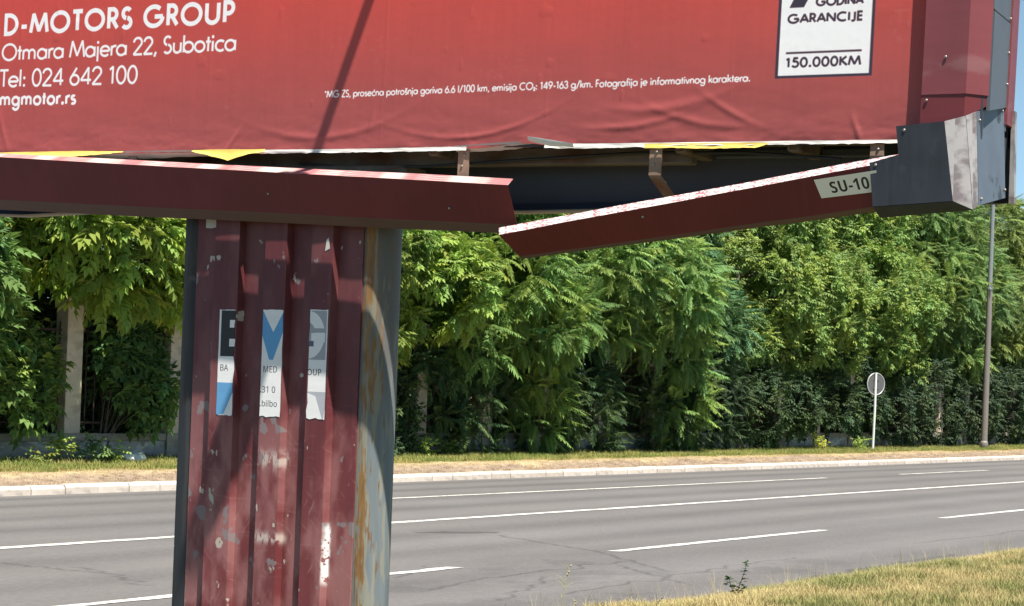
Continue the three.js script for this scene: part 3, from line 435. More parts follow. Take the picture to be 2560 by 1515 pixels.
// --- dark grey corner box, tilted, with chamfered worn corner
{
  const cb = new THREE.Group(); cb.name = 'corner_box'; cb.userData.label = 'dark grey metal corner box with worn pale edge'; bb.add(cb);
  const plate = (name, pts, mat, th = [0, 0, -0.003]) => { const A = pts.map((v) => P(...v)), B = pts.map((v) => P(v[0] + th[0], v[1] + th[1], v[2] + th[2])); return mesh(name, loft([B, A]), mat, cb); };
  const wornTex = colorTex(128, 512, (u, v, i, j) => { const a = fbm(u * 5, v * 9, 5, 81), e = fbm(u * 20, v * 3, 3, 83); const k = smooth(0.3, 0.65, a) * 0.8 + 0.2 * e; return [lerp(0.17, 0.42, k), lerp(0.14, 0.41, k), lerp(0.15, 0.42, k)]; }, true);
  const worn = std({ map: wornTex, roughness: 0.5, metalness: 0.15 }), scuff = std({ color: C(1, 1, 1), roughness: 0.45, map: colorTex(256, 256, (u, v, i, j) => { const k = 0.9 + 0.25 * fbm(u * 5, v * 5, 4, 91), b = smooth(0.6, 0.7, fbm(u * 9 + 2, v * 6, 4, 93)) * smooth(0.5, 0.3, v) * smooth(0.2, 0.5, u); return [lerp(0.11 * k, 0.045, b), lerp(0.135 * k, 0.05, b), lerp(0.175 * k, 0.055, b)]; }, true) });
  wornTex.repeat.set(3, 3); scuff.map.repeat.set(3, 3);
  const frontMat = std({ color: C(0.026, 0.031, 0.043), roughness: 0.5, map: colorTex(256, 256, (u, v, i, j) => { const st = fbm(u * 30, v * 2.5, 4, 111), a = fbm(u * 6, v * 6, 4, 112), d = smooth(0.6, 0.75, fbm(u * 9 + 3, v * 7, 4, 113)); const k = 0.7 + 0.45 * a + 0.5 * (st - 0.5) + 0.5 * d; return [k, k, k].map((q) => Math.min(1, q * 0.9)); }, true) }); frontMat.map.repeat.set(2, 2);
  const f = plate('front_plate', [[1.608, -0.253, 0.095], [1.908, -0.232, 0.095], [1.861, 0.062, 0.095], [1.681, 0.047, 0.095], [1.696, -0.059, 0.095], [1.587, -0.089, 0.095]], frontMat);
  plate('bottom_plate', [[1.608, -0.255, 0.0935], [1.908, -0.234, 0.0935], [1.974, -0.261, 0.055], [1.622, -0.29, 0.04]], frontMat, [0, 0.003, -0.002]);
  plate('corner_strip', [[1.9095, -0.232, 0.0945], [1.974, -0.259, 0.056], [1.932, 0.085, 0.066], [1.8625, 0.062, 0.0945]], worn, [-0.002, 0, -0.002]);
  plate('corner_strip', [[1.9755, -0.259, 0.0555], [1.984, -0.24, 0.02], [1.962, 0.105, 0.03], [1.9335, 0.085, 0.0655]], worn, [-0.003, 0, -0.001]);
  const sd = plate('side_plate', [[1.9855, -0.24, 0.019], [2.017, -0.183, -0.25], [1.993, 0.172, -0.25], [1.9635, 0.105, 0.029]], scuff, [-0.004, 0, 0]);
  plate('back_plate', [[1.5, -0.2, -0.252], [2.013, -0.182, -0.252], [1.99, 0.1, -0.252], [1.5, 0.1, -0.252]], darkSheet);
  for (const v of [[1.713, 0.031, 0.097], [1.611, -0.098, 0.097]]) bolt(P(...v), f);
  for (const v of [[1.97, 0.075, 0.01], [1.993, 0.145, -0.23], [2.017, -0.155, -0.235], [1.989, -0.215, 0.0]]) bolt(P(...v), sd);
  // rear corner box seen edge-on
  const rb = new THREE.Group(); rb.name = 'corner_box'; rb.userData.label = 'rear corner box seen edge-on'; bb.add(rb);
  mesh('side_plate', loft([[[2.0, 0.165, -0.345], [2.014, 0.162, -0.345], [2.014, 0.162, -0.375], [2.0, 0.165, -0.375]].map((v) => P(...v)), [[2.008, -0.194, -0.345], [2.028, -0.194, -0.345], [2.028, -0.194, -0.375], [2.008, -0.194, -0.375]].map((v) => P(...v))]), worn, rb);
  mesh('back_plate', loft([[[1.7, 0.1, -0.43], [1.7, -0.19, -0.43], [1.95, -0.19, -0.43], [2.005, -0.19, -0.38], [1.995, 0.12, -0.38], [1.94, 0.1, -0.43]].map((v) => P(...v)), [[1.7, 0.1, -0.426], [1.7, -0.188, -0.426], [1.948, -0.188, -0.426], [2.0, -0.188, -0.377], [1.99, 0.12, -0.377], [1.938, 0.1, -0.426]].map((v) => P(...v))]), frontMat, rb);
  mesh('filler', box(1.93, 1.99, -0.17, 0.06, -0.34, -0.255).applyMatrix4(TM), darkSheet, rb);
}
// --- column: two pipes and a ribbed sheet between them
const PROFILE = [[-1.724, -0.126], [-1.722, -0.102], [-1.6, -0.1], [-1.586, -0.07], [-1.446, -0.07], [-1.436, -0.1], [-1.308, -0.101], [-1.295, -0.07], [-1.174, -0.07], [-1.163, -0.101], [-1.052, -0.1], [-1.037, -0.07], [-0.922, -0.07], [-0.91, -0.1], [-0.782, -0.1], [-0.779, -0.13]].map(([s, n]) => [s, n * 1.25]);
const COLB = -2.55, sheetTex = colorTex(768, 1536, (u, v, i, j) => {
  const s = -1.74 + u * 0.98, y = COLB + v * 2.45;   // y measured from the panel's lower edge
  const a = fbm(s * 8, y * 5, 5, 201), st = fbm(s * 70, y * 2.5, 3, 203), low = smooth(-0.7, -1.7, y);
  let k = 0.85 + 0.35 * (a - 0.5) + 0.3 * (st - 0.5);
  let c = [lerp(0.125, 0.185, low) * k, lerp(0.024, 0.037, low) * k, lerp(0.031, 0.043, low) * k];  // base lightened low down: sun on the lower sheet is put into the colour
  // chalky faded bloom, raised low down to paint in the sunlit part
  const bl = (0.18 + 0.65 * low) * smooth(0.38, 0.72, fbm(s * 11, y * 4.5, 5, 205));
  c = [lerp(c[0], 0.4, bl * 0.7), lerp(c[1], 0.19, bl * 0.7), lerp(c[2], 0.19, bl * 0.7)];
  // rubbed scratches in two directions
  const sc = low * smooth(0.72, 0.86, fbm((s + y) * 60, (s - y) * 7, 3, 207)) + low * smooth(0.74, 0.86, fbm((s - y * 0.5) * 70, (s + y) * 8, 3, 209)) + 0.5 * low * smooth(0.7, 0.85, fbm(s * 8, y * 70, 3, 210));
  c = c.map((q, m) => lerp(q, [0.42, 0.26, 0.25][m], clamp(sc) * 0.26));
  // old paper glue bands
  const gl = (Math.exp(-Math.pow((y + 1.42) / 0.035, 2)) + Math.exp(-Math.pow((y + 1.78) / 0.022, 2))) * smooth(-1.33, -1.28, s) * smooth(-1.13, -1.17, s);
  c = c.map((q, m) => lerp(q, [0.5, 0.4, 0.37][m], clamp(gl * 1.3 * smooth(0.35, 0.6, fbm(s * 80, y * 30, 3, 211)))));
  // paint flaked to grey primer on the outer flat, pale chips
  const fl = smooth(0.7, 0.73, fbm(s * 15, y * 10, 4, 213) + 0.08 * smooth(-1.55, -1.7, s) + 0.03 * low - 0.065) * 0.7;
  c = c.map((q, m) => lerp(q, [0.22, 0.22, 0.235][m], fl));
  const ch = smooth(0.735, 0.76, fbm(s * 20 + 9, y * 12, 4, 217) + 0.05 * low - 0.085);
  c = c.map((q, m) => lerp(q, [0.45, 0.41, 0.36][m], ch));
  // white paint splash down the third rib's edge
  const wh = smooth(-1.68, -1.74, y) * smooth(-1.99, -1.93, y) * Math.exp(-Math.pow((s + 0.912 + 0.012 * (fbm(y * 30, 1, 2, 219) - 0.5)) / 0.009, 2)) * smooth(0.32, 0.42, fbm(s * 120, y * 60, 3, 221)) * 1.6;
  c = c.map((q, m) => lerp(q, 0.78, clamp(wh)));
  return c;
});
{
  const ys = [-0.15, -0.3, -0.8, -1.3, -1.8, -2.3, COLB];
  const rings = ys.map((y, k) => { const w = (i) => 0.004 * (fbm(i * 1.3, y * 1.4, 2, 31) - 0.5) * (k ? 1 : 0); const f = PROFILE.map(([s, n], i) => K(s + w(i), y, n)), b = PROFILE.map(([s, n], i) => K(s + w(i) * 1, y, n - 0.003)).reverse(); return [...f, ...b]; });
  const g = loft(rings), p = g.attributes.position, uv = g.attributes.uv;
  for (let i = 0; i < p.count; i++) { const s = p.getX(i) + 0.03 + BASE_S, y = p.getY(i) - (O.y - BB.y) - 0.035; uv.setXY(i, (s + 1.74) / 0.98, (y - COLB) / 2.45); }
  const sh = mesh('cladding_sheet', g, std({ map: sheetTex, roughness: 0.55 }), bb); sh.userData.label = 'ribbed dark red metal sheet, scratched and peeling';
  // sticker strips left on the ribs
  const SW = 640, SH = 520, c = document.createElement('canvas'); c.width = SW; c.height = SH; const x = c.getContext('2d');
  const sx = (s) => (s + 1.56) / 0.64 * SW, sy = (y) => (-0.715 - y) / 0.52 * SH;   // s -1.56..-0.92, y -0.715..-1.235
  x.fillStyle = '#f1f2f5'; x.fillRect(0, 0, SW, SH);
  const R = (s0, s1, y0, y1, col) => { x.fillStyle = col; x.fillRect(sx(s0), sy(y0), sx(s1) - sx(s0), sy(y1) - sy(y0)); };
  const T = (str, s, y, h, b) => { x.fillStyle = '#26272b'; x.font = `${b ? 'bold ' : ''}${h}px sans-serif`; x.textBaseline = 'alphabetic'; x.fillText(str, sx(s), sy(y)); };
  R(-1.532, -1.4, -0.738, -0.952, '#26262a'); R(-1.482, -1.4, -0.782, -0.818, '#f1f2f5'); R(-1.482, -1.4, -0.87, -0.906, '#f1f2f5');
  T('BA', -1.532, -1.02, 40); T('MED', -1.284, -1.02, 40); T('OUP', -1.036, -1.026, 40); T('.31 0', -1.297, -1.114, 41); T('.bilbo', -1.296, -1.178, 40);
  x.fillStyle = '#5fa3da'; x.beginPath(); for (const [s, y] of [[-1.298, -0.728], [-1.232, -0.835], [-1.176, -0.735], [-1.176, -0.83], [-1.228, -0.962], [-1.25, -0.962], [-1.298, -0.84]]) x.lineTo(sx(s), sy(y)); x.closePath(); x.fill();
  x.fillStyle = '#66a4d8'; x.beginPath(); for (const [s, y] of [[-1.56, -1.075], [-1.43, -1.075], [-1.5, -1.22], [-1.56, -1.235]]) x.lineTo(sx(s), sy(y)); x.closePath(); x.fill();
  x.fillStyle = '#a9adb8'; R(-1.04, -0.938, -0.732, -0.955, '#a3a7b2'); x.fillStyle = '#eef0f4';
  x.beginPath(); x.ellipse(sx(-1.035), sy(-0.843), 88, 108, 0, 0, 7); x.fill(); x.fillStyle = '#a3a7b2'; x.beginPath(); x.ellipse(sx(-1.04), sy(-0.843), 44, 56, 0, 0, 7); x.fill(); R(-1.04, -0.938, -0.812, -0.832, '#a3a7b2'); R(-1.02, -0.945, -0.834, -0.875, '#eef0f4'); R(-1.045, -1.005, -0.87, -0.895, '#5b627c');
  x.fillStyle = '#b3b7c2'; x.beginPath(); for (const [s, y] of [[-1.05, -1.1], [-0.92, -1.1], [-0.94, -1.235], [-0.985, -1.12]]) x.lineTo(sx(s), sy(y)); x.closePath(); x.fill();
  const id = x.getImageData(0, 0, SW, SH).data;
  const st = colorTex(SW, SH, (u, v, i, j) => { const k = ((SH - 1 - j) * SW + i) * 4, f = (q) => Math.pow(q / 255, 2.2) * (0.93 + 0.1 * (fbm(u * 12, v * 30, 3, 61) - 0.5)) ; return [f(id[k]), f(id[k + 1]), f(id[k + 2])]; });
  const smat = std({ map: st, roughness: 0.5 });
  const jag = (a, s) => (fbm(a * 60, 0, 3, s) - 0.5) * 0.016;
  const strip = (pts, n, mat, label, name = 'sticker_strip') => {
    const sh2 = new THREE.ShapeGeometry(new THREE.Shape(pts.map(([s, y]) => new THREE.Vector2(s, y)))); const q = sh2.attributes.position, w = sh2.attributes.uv;
    for (let i = 0; i < q.count; i++) { const s = q.getX(i), y = q.getY(i); w.setXY(i, (s + 1.56) / 0.64, 1 - (-0.715 - y) / 0.52); const v = K(s, y, n); q.setXYZ(i, v.x, v.y, v.z); }
    sh2.computeVertexNormals(); const b = sh2.clone(); b.translate(0, 0, -0.0008);
    const m = mesh(name, mergeGeometries([sh2, b]), mat, sh); m.userData.label = label; return m;
  };
  const edges = (sL, sR, yT, yB, seed, jl, jr) => { const o = []; for (let k = 0; k <= 6; k++) o.push([lerp(sL, sR, k / 6), yT + jag(k * 0.11, seed) * 0.5]); for (let k = 1; k < 14; k++) { const y = lerp(yT, yB, k / 14); o.push([sR + jr * jag(y, seed + 1), y]); } for (let k = 0; k <= 6; k++) o.push([lerp(sR, sL, k / 6), yB + jag(k * 0.13, seed + 2)]); for (let k = 13; k > 0; k--) { const y = lerp(yT, yB, k / 14); o.push([sL + jl * jag(y, seed + 3), y]); } return o; };
  strip(edges(-1.543, -1.452, -0.735, -1.228, 71, 0.15, 0.9), -0.0858, smat, 'sticker strip with a black letter and BA');
  strip(edges(-1.293, -1.18, -0.732, -1.225, 75, 0.1, 0.6), -0.0858, smat, 'sticker strip with a blue V shape and MED');
  strip(edges(-1.03, -0.932, -0.728, -1.222, 79, 0.9, 0.15), -0.0858, smat, 'sticker strip with a grey letter and OUP');
  const pap = std({ color: C(0.52, 0.52, 0.52), roughness: 0.7 });
  strip([[-1.674, -0.27], [-1.604, -0.27], [-1.607, -0.345], [-1.64, -0.35], [-1.672, -0.348]], -0.1225, pap, 'square scrap of white paper', 'paper_scrap');
  strip([[-0.955, -0.41], [-0.944, -0.4], [-0.936, -0.45], [-0.962, -0.462]], -0.0858, pap, 'small torn bit of paper', 'paper_scrap');
  // folded flashing at the head of the sheet
  const fl = (s) => [K(s, -0.235, -0.07), K(s, -0.275, -0.067), K(s, -0.285, -0.077), K(s, -0.275, -0.084), K(s, -0.235, -0.084)];
  mesh('flashing', loft([fl(-1.74), fl(-0.76)]), maroon, bb).userData.label = 'narrow folded strip above the ribbed sheet';
  // pipes
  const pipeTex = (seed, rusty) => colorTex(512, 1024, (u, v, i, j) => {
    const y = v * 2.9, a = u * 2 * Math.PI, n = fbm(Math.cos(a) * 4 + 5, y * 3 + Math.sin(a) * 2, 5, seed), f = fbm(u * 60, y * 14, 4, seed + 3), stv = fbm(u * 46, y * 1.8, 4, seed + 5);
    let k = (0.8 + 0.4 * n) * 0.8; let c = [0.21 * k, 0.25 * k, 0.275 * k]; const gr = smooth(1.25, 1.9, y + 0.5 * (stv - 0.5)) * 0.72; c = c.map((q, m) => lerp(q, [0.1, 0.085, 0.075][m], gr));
    const edge = Math.abs(((u - rusty + 1.5) % 1) - 0.5);
    const r = smooth(0.56, 0.66, 0.5 * stv + 0.5 * f + 0.15 * smooth(0.07, 0.02, edge) - 0.06 * smooth(0.06, 0.12, edge) + 0.25 * (n - 0.5));
    const rc = [lerp(0.34, 0.13, f), lerp(0.2, 0.06, f), lerp(0.06, 0.03, f)];
    c = c.map((q, m) => lerp(q, rc[m], r));
    const yb = smooth(0.5, 0.62, fbm(u * 30, y * 5, 4, seed + 9) + 0.12 * smooth(0.13, 0.05, edge) - 0.05); c = c.map((q, m) => lerp(q, [0.42, 0.36, 0.2][m], yb * (1 - r) * 0.3));
    return c;
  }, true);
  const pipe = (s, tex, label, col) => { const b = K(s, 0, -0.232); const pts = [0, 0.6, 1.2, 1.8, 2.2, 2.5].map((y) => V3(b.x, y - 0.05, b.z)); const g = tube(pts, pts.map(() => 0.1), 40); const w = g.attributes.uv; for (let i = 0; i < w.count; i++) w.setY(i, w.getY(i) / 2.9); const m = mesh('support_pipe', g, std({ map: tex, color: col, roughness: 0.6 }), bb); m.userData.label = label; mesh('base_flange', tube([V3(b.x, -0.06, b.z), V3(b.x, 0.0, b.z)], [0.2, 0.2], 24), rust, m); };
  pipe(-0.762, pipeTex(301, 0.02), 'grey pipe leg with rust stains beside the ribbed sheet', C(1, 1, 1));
  pipe(-1.752, pipeTex(331, 0.3), 'dark pipe leg half hidden by the ribbed sheet', C(0.15, 0.15, 0.175));
  // cross plate the panel sits on
  mesh('cross_plate', box(-1.9, -0.6, -0.11, -0.05, -0.3, -0.12).applyMatrix4(TM), rust, bb);
}
// --- floodlight arms reaching out from the top of the panel
for (const s of [-0.11]) {
  const f = new THREE.Group(); f.name = 'floodlight'; bb.add(f);
  mesh('arm', tube([P(s, 2.46, -0.2), P(s, 2.46, 0.4), P(s, 2.46, 0.8)], [0.026, 0.026, 0.024], 12), greySheet, f);
  mesh('lamp_head', loft([[-0.08, 2.36], [0.08, 2.36], [0.1, 2.47], [-0.1, 2.47]].length ? [0.71, 0.78, 0.89, 0.93].map((n, k) => [[-1, 0], [1, 0], [1, 1], [-1, 1]].map(([a, b]) => P(s + a * (0.06 + 0.02 * (k % 3 ? 1 : 0)), 2.4 + b * 0.1, n))) : []), greySheet, f);
}

// ---------------------------------------------------------------- fence behind the far verge
const bw = thing('boundary_wall', 'low weathered concrete wall with tall square pillars behind the far verge', 'wall', W(14, 0.2, 22.0), RT);
{
  const wt = (seed) => colorTex(512, 256, (u, v, i, j) => { const a = fbm(u * 10, v * 5, 5, seed), dr = fbm(u * 26, v * 1.6, 4, seed + 3); let k = 0.5 + 0.5 * a + 0.45 * (dr - 0.5) - 0.3 * smooth(0.3, 0.0, v); const p = smooth(0.64, 0.68, fbm(u * 12, v * 7, 4, seed + 7)); return [lerp(0.46 * k, 0.56, p), lerp(0.46 * k, 0.54, p), lerp(0.45 * k, 0.5, p)]; }, true);
  const wm = [wt(401), wt(411)].map((t) => std({ map: t, roughness: 0.95 })), pm = std({ map: concreteTex, color: C(1.5, 1.36, 1.16), roughness: 0.9 }), cm = std({ map: concreteTex, color: C(0.8, 0.76, 0.7), roughness: 0.95 }), im = std({ color: C(0.05, 0.028, 0.024), roughness: 0.7 });
  const STEP = 2.2, seg = box(0, 2.196, -0.1, 0.33, -0.22, 0), cop = box(0.18, 2.02, 0.332, 0.45, -0.25, 0.03), pil = box(-0.16, 0.16, 0.453, 2.6, -0.23, 0.045), foot = box(-0.175, 0.175, -0.1, 0.45, -0.252, 0.05), rail = box(0.14, STEP - 0.14, 0, 0.035, -0.12, -0.09), bar = box(-0.01, 0.01, 0.5, 2.2, -0.115, -0.095);
  { const u = seg.attributes.uv; for (let i = 0; i < u.count; i++) u.setXY(i, seg.attributes.position.getX(i) / 2.2, seg.attributes.position.getY(i) * 2); }
  for (let k = -1; k < 22; k++) {
    const x = 4.97 + (k - 1) * STEP;
    mesh('wall_panel', seg, wm[(k + 2) % 2], bw).position.x = x; mesh('coping', cop, cm, bw).position.x = x;
    const p = mesh('pillar', pil, pm, bw); p.position.x = x; mesh('plinth', foot, cm, bw).position.x = x;
    for (const y of [0.6, 2.05]) mesh('rail', rail, im, bw).position.set(x, y, 0);
    for (let b = 1; b < 12; b++) mesh('railing_bar', bar, im, bw).position.x = x + b * STEP / 12;
  }
}

// ---------------------------------------------------------------- foliage
const leafMat = (o) => new THREE.MeshPhysicalMaterial({ roughness: 0.7, side: THREE.DoubleSide, specularIntensity: 0.5, transmission: 0.45, thickness: 0, ior: 1.4, ...o });
// a pinnate leaf along +x drooping in -y; every leaflet is a folded blade
function frond(pairs, len, L, Wd, droop, seed, ang = 0.95) {
  const r = rng(seed), p = [], idx = [];
  const leaflet = (o, dir, L2, W2) => {
    const d = dir.clone().normalize(), side = new THREE.Vector3().crossVectors(d, V3(0, 1, 0)).normalize(), up = new THREE.Vector3().crossVectors(side, d), b = p.length / 3;
    const m = o.clone().addScaledVector(d, L2 * 0.42), tip = o.clone().addScaledVector(d, L2).addScaledVector(V3(0, 1, 0), -L2 * 0.22);
    const a = m.clone().addScaledVector(side, W2 / 2).addScaledVector(up, W2 * 0.16), c = m.clone().addScaledVector(side, -W2 / 2).addScaledVector(up, W2 * 0.16);
    for (const q of [o, a, tip, c]) p.push(q.x, q.y, q.z);
    idx.push(b, b + 1, b + 2, b, b + 2, b + 3);
  };
  const at = (t) => V3(len * t * (1 - 0.12 * t * droop), -droop * len * 0.5 * t * t, 0);
  for (let k = 0; k < pairs; k++) {
    const t = 0.16 + 0.8 * k / (pairs - 1 || 1), o = at(t), s = Math.sin(Math.PI * (0.22 + 0.66 * t)) ;
    for (const z of [-1, 1]) { const a = ang + (r() - 0.5) * 0.3; leaflet(o, V3(Math.cos(a), -0.28 - 0.35 * r(), z * Math.sin(a)), L * (0.55 + 0.5 * s) * (0.85 + 0.3 * r()), Wd * (0.8 + 0.3 * r())); }
  }
  leaflet(at(0.98), V3(1, -droop * 0.7, 0), L, Wd);
  const b = p.length / 3; for (let k = 0; k <= 4; k++) { const q = at(k / 4); p.push(q.x, q.y, q.z - 0.004, q.x, q.y, q.z + 0.004); if (k) idx.push(b + 2 * k - 2, b + 2 * k - 1, b + 2 * k + 1, b + 2 * k - 2, b + 2 * k + 1, b + 2 * k); }
  const g = new THREE.BufferGeometry(); g.setAttribute('position', new THREE.Float32BufferAttribute(p, 3)); g.setIndex(idx); g.computeVertexNormals(); return g;
}
const FR = {
  ailanthus: [frond(13, 0.7, 0.145, 0.042, 0.5, 1, 1.1), frond(12, 0.62, 0.145, 0.042, 0.8, 2, 1.1)],
  walnut: [frond(4, 0.4, 0.16, 0.09, 0.5, 3), frond(3, 0.34, 0.17, 0.095, 0.9, 4)],
  ash: [frond(4, 0.36, 0.17, 0.085, 0.8, 5, 0.8), frond(5, 0.4, 0.16, 0.08, 0.55, 6, 0.8)],
  shrub: [frond(3, 0.26, 0.13, 0.075, 0.6, 7), frond(2, 0.2, 0.13, 0.08, 0.5, 8)],
};
const LEAF = leafMat({});
// rosettes: [position, outward axis, size]; every rosette carries a spray of leaves
function foliage(name, parent, rosettes, kind, tint, seed, per = 9) {
  const r = rng(seed), lists = [[], []], M = new THREE.Matrix4(), X = V3(), Y = V3(), Z = V3(), up = V3(0, 1, 0);
  for (const [pos, axis, size] of rosettes) {
    const tone = 0.74 + 0.52 * r(), yel = r();
    for (let k = 0; k < per; k++) {
      const az = k * 2.39996 + r() * 0.6, tilt = 0.2 + 1.3 * Math.sqrt((k + 0.5) / per);
      const t1 = Math.abs(axis.y) < 0.9 ? V3().crossVectors(axis, up).normalize() : V3(1, 0, 0), t2 = V3().crossVectors(axis, t1);
      X.copy(axis).multiplyScalar(Math.cos(tilt)).addScaledVector(t1, Math.sin(tilt) * Math.cos(az)).addScaledVector(t2, Math.sin(tilt) * Math.sin(az)).normalize();
      Y.copy(up).addScaledVector(X, -up.dot(X)); if (Y.lengthSq() < 1e-3) Y.set(1, 0, 0); Y.normalize();
      Z.crossVectors(X, Y); const roll = (r() - 0.5) * 0.7; Y.multiplyScalar(Math.cos(roll)).addScaledVector(Z, Math.sin(roll)).normalize(); Z.crossVectors(X, Y);
      const s = size * (0.42 + 0.62 * r());
      M.makeBasis(X.clone().multiplyScalar(s), Y.clone().multiplyScalar(s), Z.clone().multiplyScalar(s)).setPosition(pos.x + X.x * 0.03, pos.y + X.y * 0.03, pos.z + X.z * 0.03);
      const f = 1.7 * tone * (0.8 + 0.4 * r());
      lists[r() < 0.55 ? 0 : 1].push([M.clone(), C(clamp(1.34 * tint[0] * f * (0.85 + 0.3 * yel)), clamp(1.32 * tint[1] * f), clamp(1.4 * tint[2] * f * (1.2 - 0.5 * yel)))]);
    }
  }
  lists.forEach((l, i) => {
    if (!l.length) return;
    const im = new THREE.InstancedMesh(FR[kind][i], LEAF, l.length); l.forEach(([m, c], k) => { im.setMatrixAt(k, m); im.setColorAt(k, c); });
    im.name = i ? `${name}_001` : name; im.castShadow = im.receiveShadow = true; stuff(im); parent.add(im);
  });
}
const barkTex = colorTex(256, 512, (u, v) => { const a = fbm(u * 16, v * 5, 4, 501); const k = 0.5 + a; return [0.1 * k, 0.085 * k, 0.065 * k]; }, true);
const bark = std({ map: barkTex, roughness: 0.95 });
// lobes: [d, h, q, rd, rh, rq] ellipsoids in the road frame
function rosettesOn(lobes, base, density, seed, size, o = {}) {
  const r = rng(seed), out = [];
  lobes.forEach((L) => {
    const [d, h, q, a, b, c] = L, n = Math.round(density * (a * b + b * c + a * c) * 1.33);
    for (let k = 0; k < n; k++) {
      const z = 2 * r() - 1, ph = 2 * Math.PI * r(), e = Math.sqrt(1 - z * z), u = [e * Math.cos(ph), z, e * Math.sin(ph)];
      if (u[2] > 0.35 && r() < 0.75) continue;                                   // few leaves on the side no one sees
      const sh = 1 - 0.3 * r() * r() + 0.16 * (fbm(u[0] * 3 + d, u[1] * 3 + u[2] * 2, 3, seed) - 0.5);
      const p = [d + a * u[0] * sh, h + b * u[1] * sh, q + c * u[2] * sh];
      if (lobes.some((M) => M !== L && ((p[0] - M[0]) / M[3]) ** 2 + ((p[1] - M[1]) / M[4]) ** 2 + ((p[2] - M[2]) / M[5]) ** 2 < 0.55)) continue;
      if (p[1] < (o.floor ?? 0.4)) continue;
      if (o.gap && fbm(p[0] * 0.9, p[1] * 0.9 + p[2] * 0.5, 3, seed + 3) > o.gap) continue;
      const ax = W(u[0] / a, 0, u[2] / c).add(V3(0, u[1] / b * 0.7 + 0.22, 0)).normalize();
      out.push([W(...p).sub(base), ax, size * (0.85 + 0.3 * r())]);
    }
  });
  return out;
}
const QO = 0.5;
function tree(name, label, d, q, trunkH, lobes, kind, tint, seed, o = {}) {
  const qo = d < 40 && q < 25 ? -0.05 : QO; lobes = lobes.map((L) => [L[0], L[1], L[2] + qo, ...L.slice(3)]); q += QO;
  const base = W(d, 0.2, q), t = thing(name, label, 'tree', base, 0, o.group), r = rng(seed);
  const top = V3((r() - 0.5) * 0.5, trunkH, (r() - 0.5) * 0.4), tr = [tube([V3(0, -0.1, 0), V3(0.04, trunkH * 0.3, 0.02), top.clone().multiplyScalar(0.7), top], [0.17, 0.13, 0.105, 0.07], 10)];
  for (const L of lobes) {
    const e = W(L[0], L[1] + L[4] * 0.2, L[2]).sub(base), s = top.clone().multiplyScalar(0.45 + 0.5 * r()), m = s.clone().lerp(e, 0.5).add(V3(0, 0.3 * r(), 0));
    tr.push(tube([s, m, e], [0.07, 0.045, 0.018], 7));
    for (let k = 0; k < 3; k++) { const f = e.clone().add(V3((r() - 0.5) * L[3] * 1.3, (r() - 0.35) * L[4], (r() - 0.5) * L[5] * 1.3)); tr.push(tube([m, m.clone().lerp(f, 0.55).add(V3(0, 0.1, 0)), f], [0.035, 0.022, 0.008], 5)); }
  }
  mesh('trunk', mergeGeometries(tr), bark, t);
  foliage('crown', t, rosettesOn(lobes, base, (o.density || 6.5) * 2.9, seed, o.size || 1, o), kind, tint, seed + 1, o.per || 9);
  return t;
}
const Y1 = [0.135, 0.19, 0.03], G1 = [0.095, 0.155, 0.035], G2 = [0.075, 0.135, 0.035], B1 = [0.06, 0.12, 0.05];
tree('ash_tree', 'dark leafed tree at the left edge, hanging over the wall', 15.6, 22.6, 4.5, [[15.7, 3.3, 21.9, 1.3, 1.0, 1.3], [15.2, 4.6, 22.6, 1.7, 1.5, 1.7], [16.4, 2.5, 21.6, 0.7, 0.6, 0.7], [14.6, 6.4, 23.2, 1.9, 1.6, 1.8]], 'ash', G2, 11, { size: 1.3 });
tree('ash_tree', 'yellow green tree between the wall pillars and the billboard leg', 18.9, 22.7, 4.6, [[18.5, 4.1, 21.6, 1.4, 1.0, 1.5], [20.0, 4.2, 21.9, 1.4, 1.2, 1.4], [19.0, 3.3, 21.2, 0.8, 0.55, 0.9], [20.9, 3.3, 21.5, 0.8, 0.55, 0.9], [18.9, 5.9, 22.8, 2.0, 1.6, 2.0]], 'ash', Y1, 12, { size: 1.3 });
tree('ash_tree', 'light green tree just beside the grey pipe leg', 26.4, 22.7, 4.8, [[25.2, 4.2, 21.9, 1.6, 1.3, 1.6], [26.9, 3.6, 21.3, 1.3, 1.0, 1.3], [25.4, 2.7, 21.5, 1.0, 0.7, 0.8], [27.0, 5.6, 22.6, 2.0, 1.5, 1.9], [23.2, 4.5, 22.4, 1.7, 1.7, 1.6]], 'ash', [0.125, 0.18, 0.035], 13);
tree('feathery_tree', 'tree with long feathery leaves below the gap in the trim boards', 30.2, 23.0, 5.5, [[29.2, 4.0, 21.9, 1.5, 1.2, 1.5], [30.6, 3.2, 21.4, 1.2, 0.9, 1.1], [28.6, 2.6, 21.5, 0.7, 0.7, 0.6], [30.2, 5.6, 22.7, 2.0, 1.6, 2.0], [30.9, 1.6, 21.3, 0.35, 1.1, 0.4]], 'ailanthus', G1, 14);

